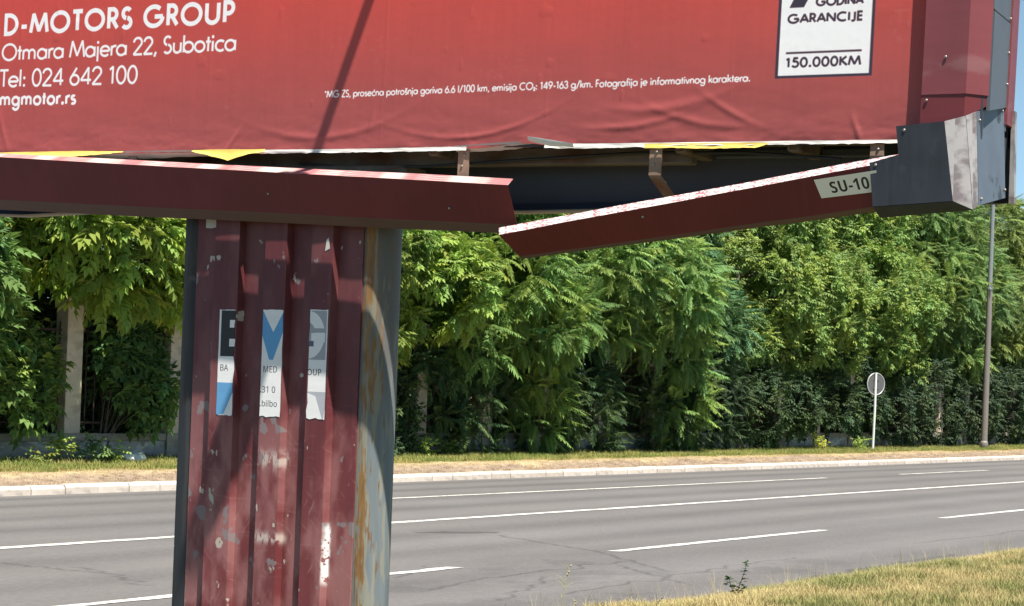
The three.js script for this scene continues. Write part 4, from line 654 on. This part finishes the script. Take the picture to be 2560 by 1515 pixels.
tree('feathery_tree', 'broad feathery leafed tree under the hanging short trim board', 34.6, 23.0, 5.5, [[33.6, 4.6, 21.9, 1.7, 1.4, 1.6], [35.4, 4.1, 21.4, 1.5, 1.2, 1.4], [35.9, 2.9, 21.3, 0.9, 0.8, 0.8], [33.4, 3.3, 21.6, 0.9, 0.6, 0.9], [36.5, 1.7, 21.3, 0.55, 1.1, 0.6], [34.4, 6.3, 22.8, 2.2, 1.7, 2.1]], 'ailanthus', [0.1, 0.165, 0.045], 15);
tree('feathery_tree', 'dark narrow tree between the feathery tree and the dense round crown', 38.4, 23.4, 6, [[38.3, 4.2, 22.8, 1.0, 1.8, 1.2], [39.2, 3.2, 22.2, 0.9, 1.0, 1.0], [38.4, 6.6, 23.2, 1.6, 1.6, 1.6]], 'ailanthus', B1, 16);
tree('walnut_tree', 'dense light green walnut like tree beyond the round sign', 43.5, 23.2, 6, [[42.0, 4.6, 21.9, 1.9, 1.6, 1.7], [44.6, 4.4, 21.5, 1.8, 1.5, 1.6], [43.0, 3.2, 21.3, 1.3, 0.8, 1.0], [45.6, 3.1, 21.4, 1.1, 0.8, 1.0], [41.0, 3.1, 21.7, 1.0, 0.8, 1.0], [43.2, 6.6, 22.6, 2.4, 1.8, 2.1]], 'walnut', [0.115, 0.165, 0.04], 17, { density: 9.5, size: 0.8 });
tree('walnut_tree', 'light green walnut like tree between the round sign and the lamp post', 48.8, 23.2, 6, [[47.8, 4.8, 21.8, 1.9, 1.6, 1.7], [50.2, 4.6, 21.7, 1.7, 1.5, 1.6], [48.6, 3.3, 21.4, 1.2, 0.8, 1.0], [50.4, 2.8, 21.5, 0.9, 0.7, 0.9], [48.6, 6.9, 22.7, 2.3, 1.8, 2.1]], 'walnut', [0.11, 0.165, 0.04], 18, { density: 9.5, size: 0.8 });
tree('feathery_tree', 'bluish green feathery tree behind the lamp post', 55.5, 23.4, 6.5, [[54.2, 5.2, 22.2, 1.9, 1.7, 1.7], [56.6, 5.4, 22.2, 1.9, 1.7, 1.7], [55.2, 3.4, 21.8, 1.5, 0.9, 1.1], [55.0, 7.3, 23.0, 2.2, 1.7, 2.0]], 'ailanthus', [0.095, 0.15, 0.045], 19, { size: 1.05 });
tree('feathery_tree', 'farthest tree at the right edge with a yellowish top against the sky', 61.5, 23.6, 7, [[60.2, 4.6, 22.4, 2.0, 1.9, 1.8], [62.6, 5.2, 22.6, 2.0, 2.0, 1.8], [61.6, 7.4, 23.2, 1.9, 1.5, 1.8], [66, 5, 23, 3, 2.6, 2.2]], 'ailanthus', [0.1, 0.14, 0.04], 20, { size: 1.05 });
// second row, seen only through gaps
[[12, 1], [17, 0], [22.6, 1], [28.5, 0], [34, 1], [40, 0], [46.5, 1], [53, 0], [60, 1], [68, 0]].forEach(([d, k], i) => {
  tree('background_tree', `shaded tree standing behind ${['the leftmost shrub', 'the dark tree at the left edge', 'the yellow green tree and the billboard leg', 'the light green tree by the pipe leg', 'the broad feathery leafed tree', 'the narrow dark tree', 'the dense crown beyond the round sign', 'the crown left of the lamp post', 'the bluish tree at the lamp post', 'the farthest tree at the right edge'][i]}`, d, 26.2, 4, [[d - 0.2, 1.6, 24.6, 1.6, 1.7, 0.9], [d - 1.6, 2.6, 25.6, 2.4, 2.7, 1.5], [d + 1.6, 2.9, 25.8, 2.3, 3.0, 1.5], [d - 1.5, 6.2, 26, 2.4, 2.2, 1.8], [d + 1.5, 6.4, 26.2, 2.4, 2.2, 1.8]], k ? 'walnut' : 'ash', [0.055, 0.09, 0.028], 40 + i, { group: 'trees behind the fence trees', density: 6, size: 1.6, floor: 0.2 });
});
// shrubs growing through the railings; leaf tints darkened to paint in crown shade
function shrub(label, d, q, lobes, kind, tint, seed, o = {}) {
  lobes = lobes.map((L) => [L[0], L[1], L[2] + (L[0] > 36 ? 0.05 : 0.35), L[3], L[4] * (L[0] > 36 ? 1.1 : 1), L[5]]); q += QO;
  const base = W(d, 0.2, q), t = thing('shrub', label, 'shrub', base), r = rng(seed);
  mesh('stem', mergeGeometries(lobes.flatMap((L) => [0, 1, 2].map(() => { const e = W(L[0] + (r() - 0.5) * L[3], L[1] + (r() - 0.5) * L[4] * 0.8, L[2] + (r() - 0.5) * L[5]).sub(base); return tube([V3((r() - 0.5) * 0.15, -0.05, (r() - 0.5) * 0.15), e.clone().multiplyScalar(0.5).add(V3(0, 0.15, 0)), e], [0.022, 0.014, 0.005], 5); }))), bark, t);
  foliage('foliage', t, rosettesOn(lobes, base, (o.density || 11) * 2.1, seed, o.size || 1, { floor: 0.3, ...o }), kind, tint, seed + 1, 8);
}
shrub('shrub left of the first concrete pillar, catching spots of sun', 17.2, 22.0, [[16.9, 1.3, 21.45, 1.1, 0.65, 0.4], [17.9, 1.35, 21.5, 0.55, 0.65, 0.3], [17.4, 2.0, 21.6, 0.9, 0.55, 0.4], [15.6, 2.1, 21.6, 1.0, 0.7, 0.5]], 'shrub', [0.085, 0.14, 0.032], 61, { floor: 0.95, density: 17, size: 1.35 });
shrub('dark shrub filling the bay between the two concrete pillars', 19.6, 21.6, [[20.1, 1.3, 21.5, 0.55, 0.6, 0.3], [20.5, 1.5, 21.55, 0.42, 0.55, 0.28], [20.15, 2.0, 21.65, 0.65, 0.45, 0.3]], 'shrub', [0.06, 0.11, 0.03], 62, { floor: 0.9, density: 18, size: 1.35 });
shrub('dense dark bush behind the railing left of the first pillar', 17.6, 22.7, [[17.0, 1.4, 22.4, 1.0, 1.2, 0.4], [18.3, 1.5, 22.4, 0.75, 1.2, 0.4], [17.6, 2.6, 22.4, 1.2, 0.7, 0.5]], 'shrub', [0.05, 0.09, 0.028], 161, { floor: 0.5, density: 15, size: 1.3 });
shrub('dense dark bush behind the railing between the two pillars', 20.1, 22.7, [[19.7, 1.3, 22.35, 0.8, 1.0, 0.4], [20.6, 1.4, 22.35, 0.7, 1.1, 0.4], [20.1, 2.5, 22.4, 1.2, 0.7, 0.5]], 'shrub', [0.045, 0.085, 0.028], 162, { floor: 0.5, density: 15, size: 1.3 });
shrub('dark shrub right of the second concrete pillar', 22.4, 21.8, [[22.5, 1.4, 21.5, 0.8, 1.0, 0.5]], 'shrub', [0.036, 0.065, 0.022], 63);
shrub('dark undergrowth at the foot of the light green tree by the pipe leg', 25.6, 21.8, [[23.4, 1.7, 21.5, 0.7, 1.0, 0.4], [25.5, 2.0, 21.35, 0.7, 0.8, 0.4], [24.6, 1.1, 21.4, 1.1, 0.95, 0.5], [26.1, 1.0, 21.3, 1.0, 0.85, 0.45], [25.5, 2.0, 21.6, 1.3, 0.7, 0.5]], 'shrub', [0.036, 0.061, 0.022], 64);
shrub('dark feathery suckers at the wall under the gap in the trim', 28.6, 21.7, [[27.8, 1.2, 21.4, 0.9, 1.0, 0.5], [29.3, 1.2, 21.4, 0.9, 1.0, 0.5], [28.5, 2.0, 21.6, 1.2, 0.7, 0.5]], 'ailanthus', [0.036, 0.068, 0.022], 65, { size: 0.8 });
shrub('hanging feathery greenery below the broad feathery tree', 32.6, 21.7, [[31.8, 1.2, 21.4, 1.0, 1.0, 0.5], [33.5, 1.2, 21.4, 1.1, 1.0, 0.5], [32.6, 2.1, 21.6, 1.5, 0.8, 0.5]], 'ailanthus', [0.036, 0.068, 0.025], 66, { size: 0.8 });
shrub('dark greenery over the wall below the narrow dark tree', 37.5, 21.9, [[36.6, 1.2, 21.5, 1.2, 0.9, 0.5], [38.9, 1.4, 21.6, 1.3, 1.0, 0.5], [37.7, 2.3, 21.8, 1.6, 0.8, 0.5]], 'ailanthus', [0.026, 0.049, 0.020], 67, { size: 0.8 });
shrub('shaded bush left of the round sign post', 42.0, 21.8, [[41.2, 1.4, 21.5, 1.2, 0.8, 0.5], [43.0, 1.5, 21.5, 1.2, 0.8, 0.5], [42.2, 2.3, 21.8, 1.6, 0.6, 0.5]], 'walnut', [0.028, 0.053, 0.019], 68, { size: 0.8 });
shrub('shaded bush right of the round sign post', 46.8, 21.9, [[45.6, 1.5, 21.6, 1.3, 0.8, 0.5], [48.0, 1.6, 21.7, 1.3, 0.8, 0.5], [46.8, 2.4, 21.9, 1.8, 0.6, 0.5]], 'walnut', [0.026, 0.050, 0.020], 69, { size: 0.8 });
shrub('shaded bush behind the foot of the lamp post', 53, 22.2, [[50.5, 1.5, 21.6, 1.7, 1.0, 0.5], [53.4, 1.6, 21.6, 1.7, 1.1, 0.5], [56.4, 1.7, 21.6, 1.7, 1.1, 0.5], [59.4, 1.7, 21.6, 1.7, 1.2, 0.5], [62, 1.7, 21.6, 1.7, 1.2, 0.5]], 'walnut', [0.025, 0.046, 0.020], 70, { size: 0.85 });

// small weeds rooted along the foot of the wall
function weed(label, d, q, h, tint, seed, n = 9) {
  const base = W(d, farHeight(d, q), q), t = thing('weed', label, 'weed', base), r = rng(seed);
  mesh('stem', mergeGeometries([0, 1, 2].map((k) => tube([V3(0, -0.03, 0), V3((r() - 0.5) * 0.08, h * 0.5, (r() - 0.5) * 0.06), V3((r() - 0.5) * 0.2, h * (0.75 + 0.2 * r()), (r() - 0.5) * 0.1)], [0.008, 0.006, 0.003], 5))), std({ color: C(0.12, 0.15, 0.05) }), t);
  const ros = []; for (let k = 0; k < n; k++) ros.push([V3((r() - 0.5) * 0.26, h * (0.25 + 0.7 * r()), (r() - 0.5) * 0.18), V3((r() - 0.5), 0.7, (r() - 0.2)).normalize(), 0.55 + 0.3 * r()]);
  foliage('foliage', t, ros, 'shrub', tint, seed + 3, 5);
}
weed('bright yellow green weed at the far left of the wall foot', 17.95, 21.35, 0.18, [0.13, 0.17, 0.04], 81, 4);
weed('upright light green weed before the wall, left of the first pillar', 18.25, 21.35, 0.42, [0.16, 0.22, 0.05], 82);
weed('darker upright weed in front of the first pillar', 18.85, 21.35, 0.42, [0.08, 0.13, 0.04], 83);
weed('low spreading weed beside the white litter bag', 19.35, 21.35, 0.2, [0.17, 0.22, 0.05], 84, 8);
weed('light green weed just right of the grey pipe leg', 27.1, 21.35, 0.34, [0.16, 0.22, 0.05], 85);
weed('second light green weed right of the grey pipe leg', 28.0, 21.35, 0.3, [0.15, 0.21, 0.05], 86);
weed('low weed in the grass under the hanging trim board', 35.9, 21.35, 0.3, [0.13, 0.18, 0.05], 87);
weed('bright yellow leaved weed left of the round sign', 44.2, 21.35, 0.45, [0.2, 0.22, 0.035], 88, 8);
weed('small green weed at the foot of the round sign post', 45.9, 20.9, 0.32, [0.14, 0.2, 0.04], 89);

{ // crumpled white litter bag by the wall
  const d = 19.72, q = 21.4, t = thing('litter_bag', 'crumpled white plastic bag lying in the grass at the wall', 'bag', W(d, farHeight(d, q), q), RT);
  const g = new THREE.IcosahedronGeometry(0.16, 4), p = g.attributes.position;
  for (let i = 0; i < p.count; i++) { const v = V3(p.getX(i), p.getY(i), p.getZ(i)), n = fbm(v.x * 11 + 4, v.y * 11 + v.z * 9, 3, 5) - 0.5; v.multiplyScalar(1 + 0.75 * n); p.setXYZ(i, v.x * 1.5, Math.max(-0.02, v.y * 0.62 + 0.05), v.z * 0.9); }
  g.computeVertexNormals(); mesh('plastic', g, std({ color: C(0.78, 0.79, 0.8), roughness: 0.4 }), t);
}
// concrete slab path in the verge by the lamp post
struct(mesh('paving_strip', grid(40, 3, (u, v) => { const d = 49.2 + u * 9.5, q = 21.2 + v * 0.5; return W(d, farHeight(d, q) + 0.02, q); }, (u, v) => [u * 6, v * 0.5]), std({ map: concreteTex, color: C(0.9, 0.88, 0.84) })), 'short grey paved strip in the grass left of the lamp post', 'paving');

// ---------------------------------------------------------------- street sign seen from behind, lamp post
{
  const d = 46.5, q = 20.8, y = farHeight(d, q), t = thing('road_sign', 'round road sign seen from behind on a thin white post', 'sign', W(d, y, q), 0);
  const zinc = std({ color: C(0.75, 0.78, 0.8), roughness: 0.5 });
  mesh('post', tube([V3(0, -0.1, 0), V3(0.015, 1.2, 0), V3(0.01, 2.16, 0)], [0.034, 0.034, 0.034], 12), zinc, t);
  // the disc faces away from the camera and is turned towards the road
  const rot = new THREE.Matrix4().makeRotationY(0.5).setPosition(0.03, 1.84, -0.05);
  const back = new THREE.CylinderGeometry(0.3, 0.3, 0.006, 40); back.rotateX(Math.PI / 2); back.applyMatrix4(rot);
  const discM = std({ color: C(0.1, 0.105, 0.11), roughness: 0.7 }); mesh('disc', back, discM, t);
  const rim = new THREE.TorusGeometry(0.302, 0.016, 8, 48); rim.applyMatrix4(rot); mesh('rim', rim, std({ color: C(0.5, 0.52, 0.52), roughness: 0.4, metalness: 0.3 }), t);
  for (const y0 of [0.1, -0.14]) mesh('bracket', box(-0.1, 0.1, y0, y0 + 0.02, 0.0, 0.02).applyMatrix4(rot), discM, t);
}
{
  const d = 54.37, q = 20.6, y = farHeight(d, q), t = thing('street_lamp', 'tall tapered grey steel lamp post near the right edge', 'street lamp', W(d, y - 0.02, q), 0);
  const lowM = std({ color: C(0.24, 0.215, 0.2), roughness: 0.55, metalness: 0.2, map: greySheet.map }), upM = std({ color: C(0.3, 0.32, 0.33), roughness: 0.4, metalness: 0.3, map: greySheet.map });
  mesh('base', mergeGeometries([tube([V3(0, -0.05, 0), V3(0, 0.03, 0)], [0.17, 0.17], 20), tube([V3(0, 0.03, 0), V3(0, 0.2, 0), V3(0, 0.27, 0)], [0.135, 0.125, 0.1], 20)]), lowM, t);
  mesh('pole', tube([V3(0, 0.1, 0), V3(0, 2.5, 0), V3(0, 5.0, 0)], [0.102, 0.096, 0.084], 20), lowM, t).userData.label = 'brownish lower length of the pole';
  mesh('collar', tube([V3(0, 4.96, 0), V3(0, 5.06, 0)], [0.092, 0.088], 20), upM, t);
  mesh('pole', tube([V3(0, 5.06, 0), V3(0, 8.2, 0), V3(0, 10, 0)], [0.072, 0.06, 0.05], 18), upM, t);
  mesh('arm', tube([V3(0, 9.9, 0), V3(-0.5, 10.25, 0.35), V3(-1.3, 10.35, 0.92)], [0.045, 0.04, 0.035], 12), upM, t);
  mesh('lantern', box(-0.18, 0.18, -0.06, 0.06, -0.35, 0.35).rotateY(-0.95).translate(-1.5, 10.34, 1.06), upM, t);
}

// ---------------------------------------------------------------- grass
function tuft(n, h, spread, w, seed) {
  const r = rng(seed), p = [], idx = [];
  for (let k = 0; k < n; k++) {
    const a = r() * 6.283, l = h * (0.55 + 0.6 * r()), x = (r() - 0.5) * spread, z = (r() - 0.5) * spread, bend = (0.25 + 0.7 * r()) * l, cx = Math.cos(a), cz = Math.sin(a), b = p.length / 3;
    p.push(x - cz * w, 0, z + cx * w, x + cz * w, 0, z - cx * w, x + cx * bend * 0.35 - cz * w * 0.7, l * 0.62, z + cz * bend * 0.35 + cx * w * 0.7, x + cx * bend * 0.35 + cz * w * 0.7, l * 0.62, z + cz * bend * 0.35 - cx * w * 0.7, x + cx * bend, l * 0.95, z + cz * bend);
    idx.push(b, b + 1, b + 3, b, b + 3, b + 2, b + 2, b + 3, b + 4);
  }
  const g = new THREE.BufferGeometry(); g.setAttribute('position', new THREE.Float32BufferAttribute(p, 3)); g.setIndex(idx); g.computeVertexNormals(); return g;
}
const bladeMat = leafMat({ roughness: 0.8, transmission: 0.3 });
function grass(name, label, geos, count, place, seed) {
  const r = rng(seed), M = new THREE.Matrix4(), Q = new THREE.Quaternion(), E = new THREE.Euler(), G = new THREE.Group();
  const lists = geos.map(() => []);
  for (let k = 0; k < count; k++) { const o = place(r); if (!o) continue; const [pos, s, c] = o; E.set((r() - 0.5) * 0.4, r() * 6.283, (r() - 0.5) * 0.4); M.compose(pos, Q.setFromEuler(E), V3(s, s * (0.8 + 0.4 * r()), s)); lists[Math.floor(r() * geos.length)].push([M.clone(), c]); }
  lists.forEach((l, i) => { const im = new THREE.InstancedMesh(geos[i], bladeMat, l.length); l.forEach(([m, c], k) => { im.setMatrixAt(k, m); im.setColorAt(k, c); }); im.name = numbered(name); im.castShadow = im.receiveShadow = true; stuff(im, label, 'grass'); scene.add(im); });
}
const nearT = [tuft(9, 0.085, 0.09, 0.0021, 1), tuft(8, 0.06, 0.1, 0.0024, 2)];
grass('near_grass', 'patchy yellow green grass on the near verge below the road', nearT, 60000, (r) => {
  const d = 7 + r() * 19, q = 4.0 + 3.3 * Math.sqrt(r()); if (q > 6.98 + 0.3 * smooth(13, 11.2, d) + 0.16 * (fbm(d * 3, 1, 2, 3) - 0.5)) return null;
  const n = fbm(d * 1.6, q * 1.9, 4, 401), m = fbm(d * 5, q * 5, 3, 411), dry = smooth(0.3, 0.62, n * 0.6 + m * 0.45 + 0.12 * (r() - 0.5)), k = 0.75 + 0.5 * r();
  return [W(d, nearHeight(d, q) - 0.005, q), 0.65 + 0.75 * r() * (1.2 - 0.5 * dry), C(k * lerp(0.23, 0.55, dry), k * lerp(0.255, 0.46, dry), k * lerp(0.085, 0.23, dry))];
}, 31);
const farT = [tuft(8, 0.11, 0.16, 0.0042, 3), tuft(8, 0.075, 0.16, 0.005, 4)];
grass('far_grass', 'dry straw and green grass along the far kerb and wall', farT, 46000, (r) => {
  const d = 12 + 54 * Math.pow(r(), 1.25), q = 18.93 + 3.0 * r(), n = fbm(d * 1.8, q * 2.2, 4, 421) - 0.5, qq = q + n * 0.5;
  const k = 0.7 + 0.6 * r();
  let c, s;
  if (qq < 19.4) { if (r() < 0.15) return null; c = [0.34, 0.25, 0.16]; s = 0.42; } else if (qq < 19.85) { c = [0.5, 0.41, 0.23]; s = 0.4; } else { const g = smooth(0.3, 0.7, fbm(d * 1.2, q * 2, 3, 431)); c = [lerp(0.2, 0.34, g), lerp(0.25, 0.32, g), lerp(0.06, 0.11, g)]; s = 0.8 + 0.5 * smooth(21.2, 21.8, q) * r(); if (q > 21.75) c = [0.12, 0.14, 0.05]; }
  return [W(d, farHeight(d, q) - 0.01, q), s * (0.7 + 0.5 * r()), C(c[0] * k, c[1] * k, c[2] * k)];
}, 32);

const tallT = [tuft(3, 0.26, 0.05, 0.0013, 5), tuft(2, 0.2, 0.06, 0.0015, 6)];
grass('tall_grass', 'sparse taller seed stalks along the edge of the near grass', tallT, 420, (r) => { const d = 9.5 + r() * 13, q = 6.15 + 0.85 * r(), k = 0.8 + 0.4 * r(); return [W(d, nearHeight(d, q) - 0.005, q), 0.5 + 0.6 * r(), C(0.5 * k, 0.44 * k, 0.24 * k)]; }, 33);

// sapling and dry stalks standing in the near grass
{
  const d = 12.34, q = 6.6, t = thing('sapling', 'little dark green sapling at the road edge of the near grass', 'sapling', W(d, nearHeight(d, q) - 0.01, q), 0), r = rng(71);
  const stems = [[V3(0, 0, 0), V3(0.015, 0.12, 0.01), V3(0.05, 0.22, 0), V3(0.075, 0.33, 0.01)], [V3(0, 0, 0), V3(-0.03, 0.08, 0.01), V3(-0.06, 0.15, 0.02), V3(-0.062, 0.19, 0.02)], [V3(0, 0, 0), V3(0.03, 0.06, 0.01), V3(0.05, 0.1, 0.0)]];
  mesh('stem', mergeGeometries(stems.map((s) => tube(s, s.map((_, i) => 0.004 - i * 0.0008), 6))), std({ color: C(0.09, 0.09, 0.05) }), t);
  const leaf = []; const blob = (c, s) => { const g = new THREE.BufferGeometry(), a = r() * 6.28, u = V3(Math.cos(a), (r() - 0.3) * 0.8, Math.sin(a)).normalize(), w = V3().crossVectors(u, V3(0, 1, 0)).normalize(); const pts = [c, c.clone().addScaledVector(u, s * 0.45).addScaledVector(w, s * 0.42), c.clone().addScaledVector(u, s), c.clone().addScaledVector(u, s * 0.45).addScaledVector(w, -s * 0.42)]; g.setAttribute('position', new THREE.Float32BufferAttribute(pts.flatMap((v) => [v.x, v.y, v.z]), 3)); g.setIndex([0, 1, 2, 0, 2, 3]); g.computeVertexNormals(); leaf.push(g); };
  for (const s of stems) { const cv = new THREE.CatmullRomCurve3(s); for (let k = 0; k < 42; k++) { const f = 0.12 + 0.88 * r(); blob(cv.getPoint(f).add(V3((r() - 0.5) * 0.06 * (1.5 - f), (r() - 0.5) * 0.03, (r() - 0.5) * 0.05)), 0.034 + 0.02 * r()); } }
  stuff(mesh('leaves', mergeGeometries(leaf), leafMat({ color: C(0.05, 0.095, 0.04), transmission: 0.2 }), t));
}
function stalk(label, x, z, h, lean, tint, seed, branches) {
  const r = rng(seed), y0 = -0.02, t = thing('dry_stalk', label, 'weed', V3(x, y0, z), 0), gs = [];
  const pts = [V3(0, 0, 0), V3(lean * 0.3, h * 0.4, 0), V3(lean * 0.5, h * 0.7, 0.01), V3(lean, h, 0)];
  gs.push(tube(pts, [0.004, 0.0035, 0.003, 0.002], 6));
  const cv = new THREE.CatmullRomCurve3(pts);
  for (let k = 0; k < branches; k++) { const b = cv.getPoint(0.3 + 0.6 * r()), e = b.clone().add(V3((r() - 0.5) * 0.14, 0.03 + 0.06 * r(), (r() - 0.5) * 0.06)); gs.push(tube([b, b.clone().lerp(e, 0.5).add(V3(0, 0.012, 0)), e], [0.0022, 0.0018, 0.001], 5)); }
  for (let k = 0; k < 10; k++) { const c = cv.getPoint(0.55 + 0.45 * r()); gs.push(new THREE.OctahedronGeometry(0.004 + 0.004 * r()).translate(c.x + (r() - 0.5) * 0.012, c.y, c.z + (r() - 0.5) * 0.012)); }
  mesh('stem', mergeGeometries(gs.map((g) => { const q = g.index ? g.toNonIndexed() : g; return q; })), std({ color: tint, roughness: 0.9 }), t);
}
stalk('tall pale dry stalk at the road edge, tallest of the stalks', 0.39, -12.7, 0.46, 0.075, C(0.42, 0.4, 0.22), 1, 5);
stalk('short dark twig left of the tall pale stalk', -0.02, -12.7, 0.13, 0.03, C(0.1, 0.085, 0.07), 2, 2);
stalk('brown branching twig right of the tall pale stalk', 1.02, -12.85, 0.24, 0.12, C(0.14, 0.11, 0.09), 3, 5);
stalk('pale upright twig just right of the tall stalk', 0.5, -12.75, 0.2, 0.01, C(0.34, 0.32, 0.2), 4, 3);
stalk('pale dry stalk at the right end of the near grass', 4.3, -16.6, 0.3, -0.05, C(0.5, 0.46, 0.3), 5, 3);

scene.traverse((o) => { if (o.isMesh) { o.castShadow = true; o.receiveShadow = true; } });
renderer.render(scene, camera);
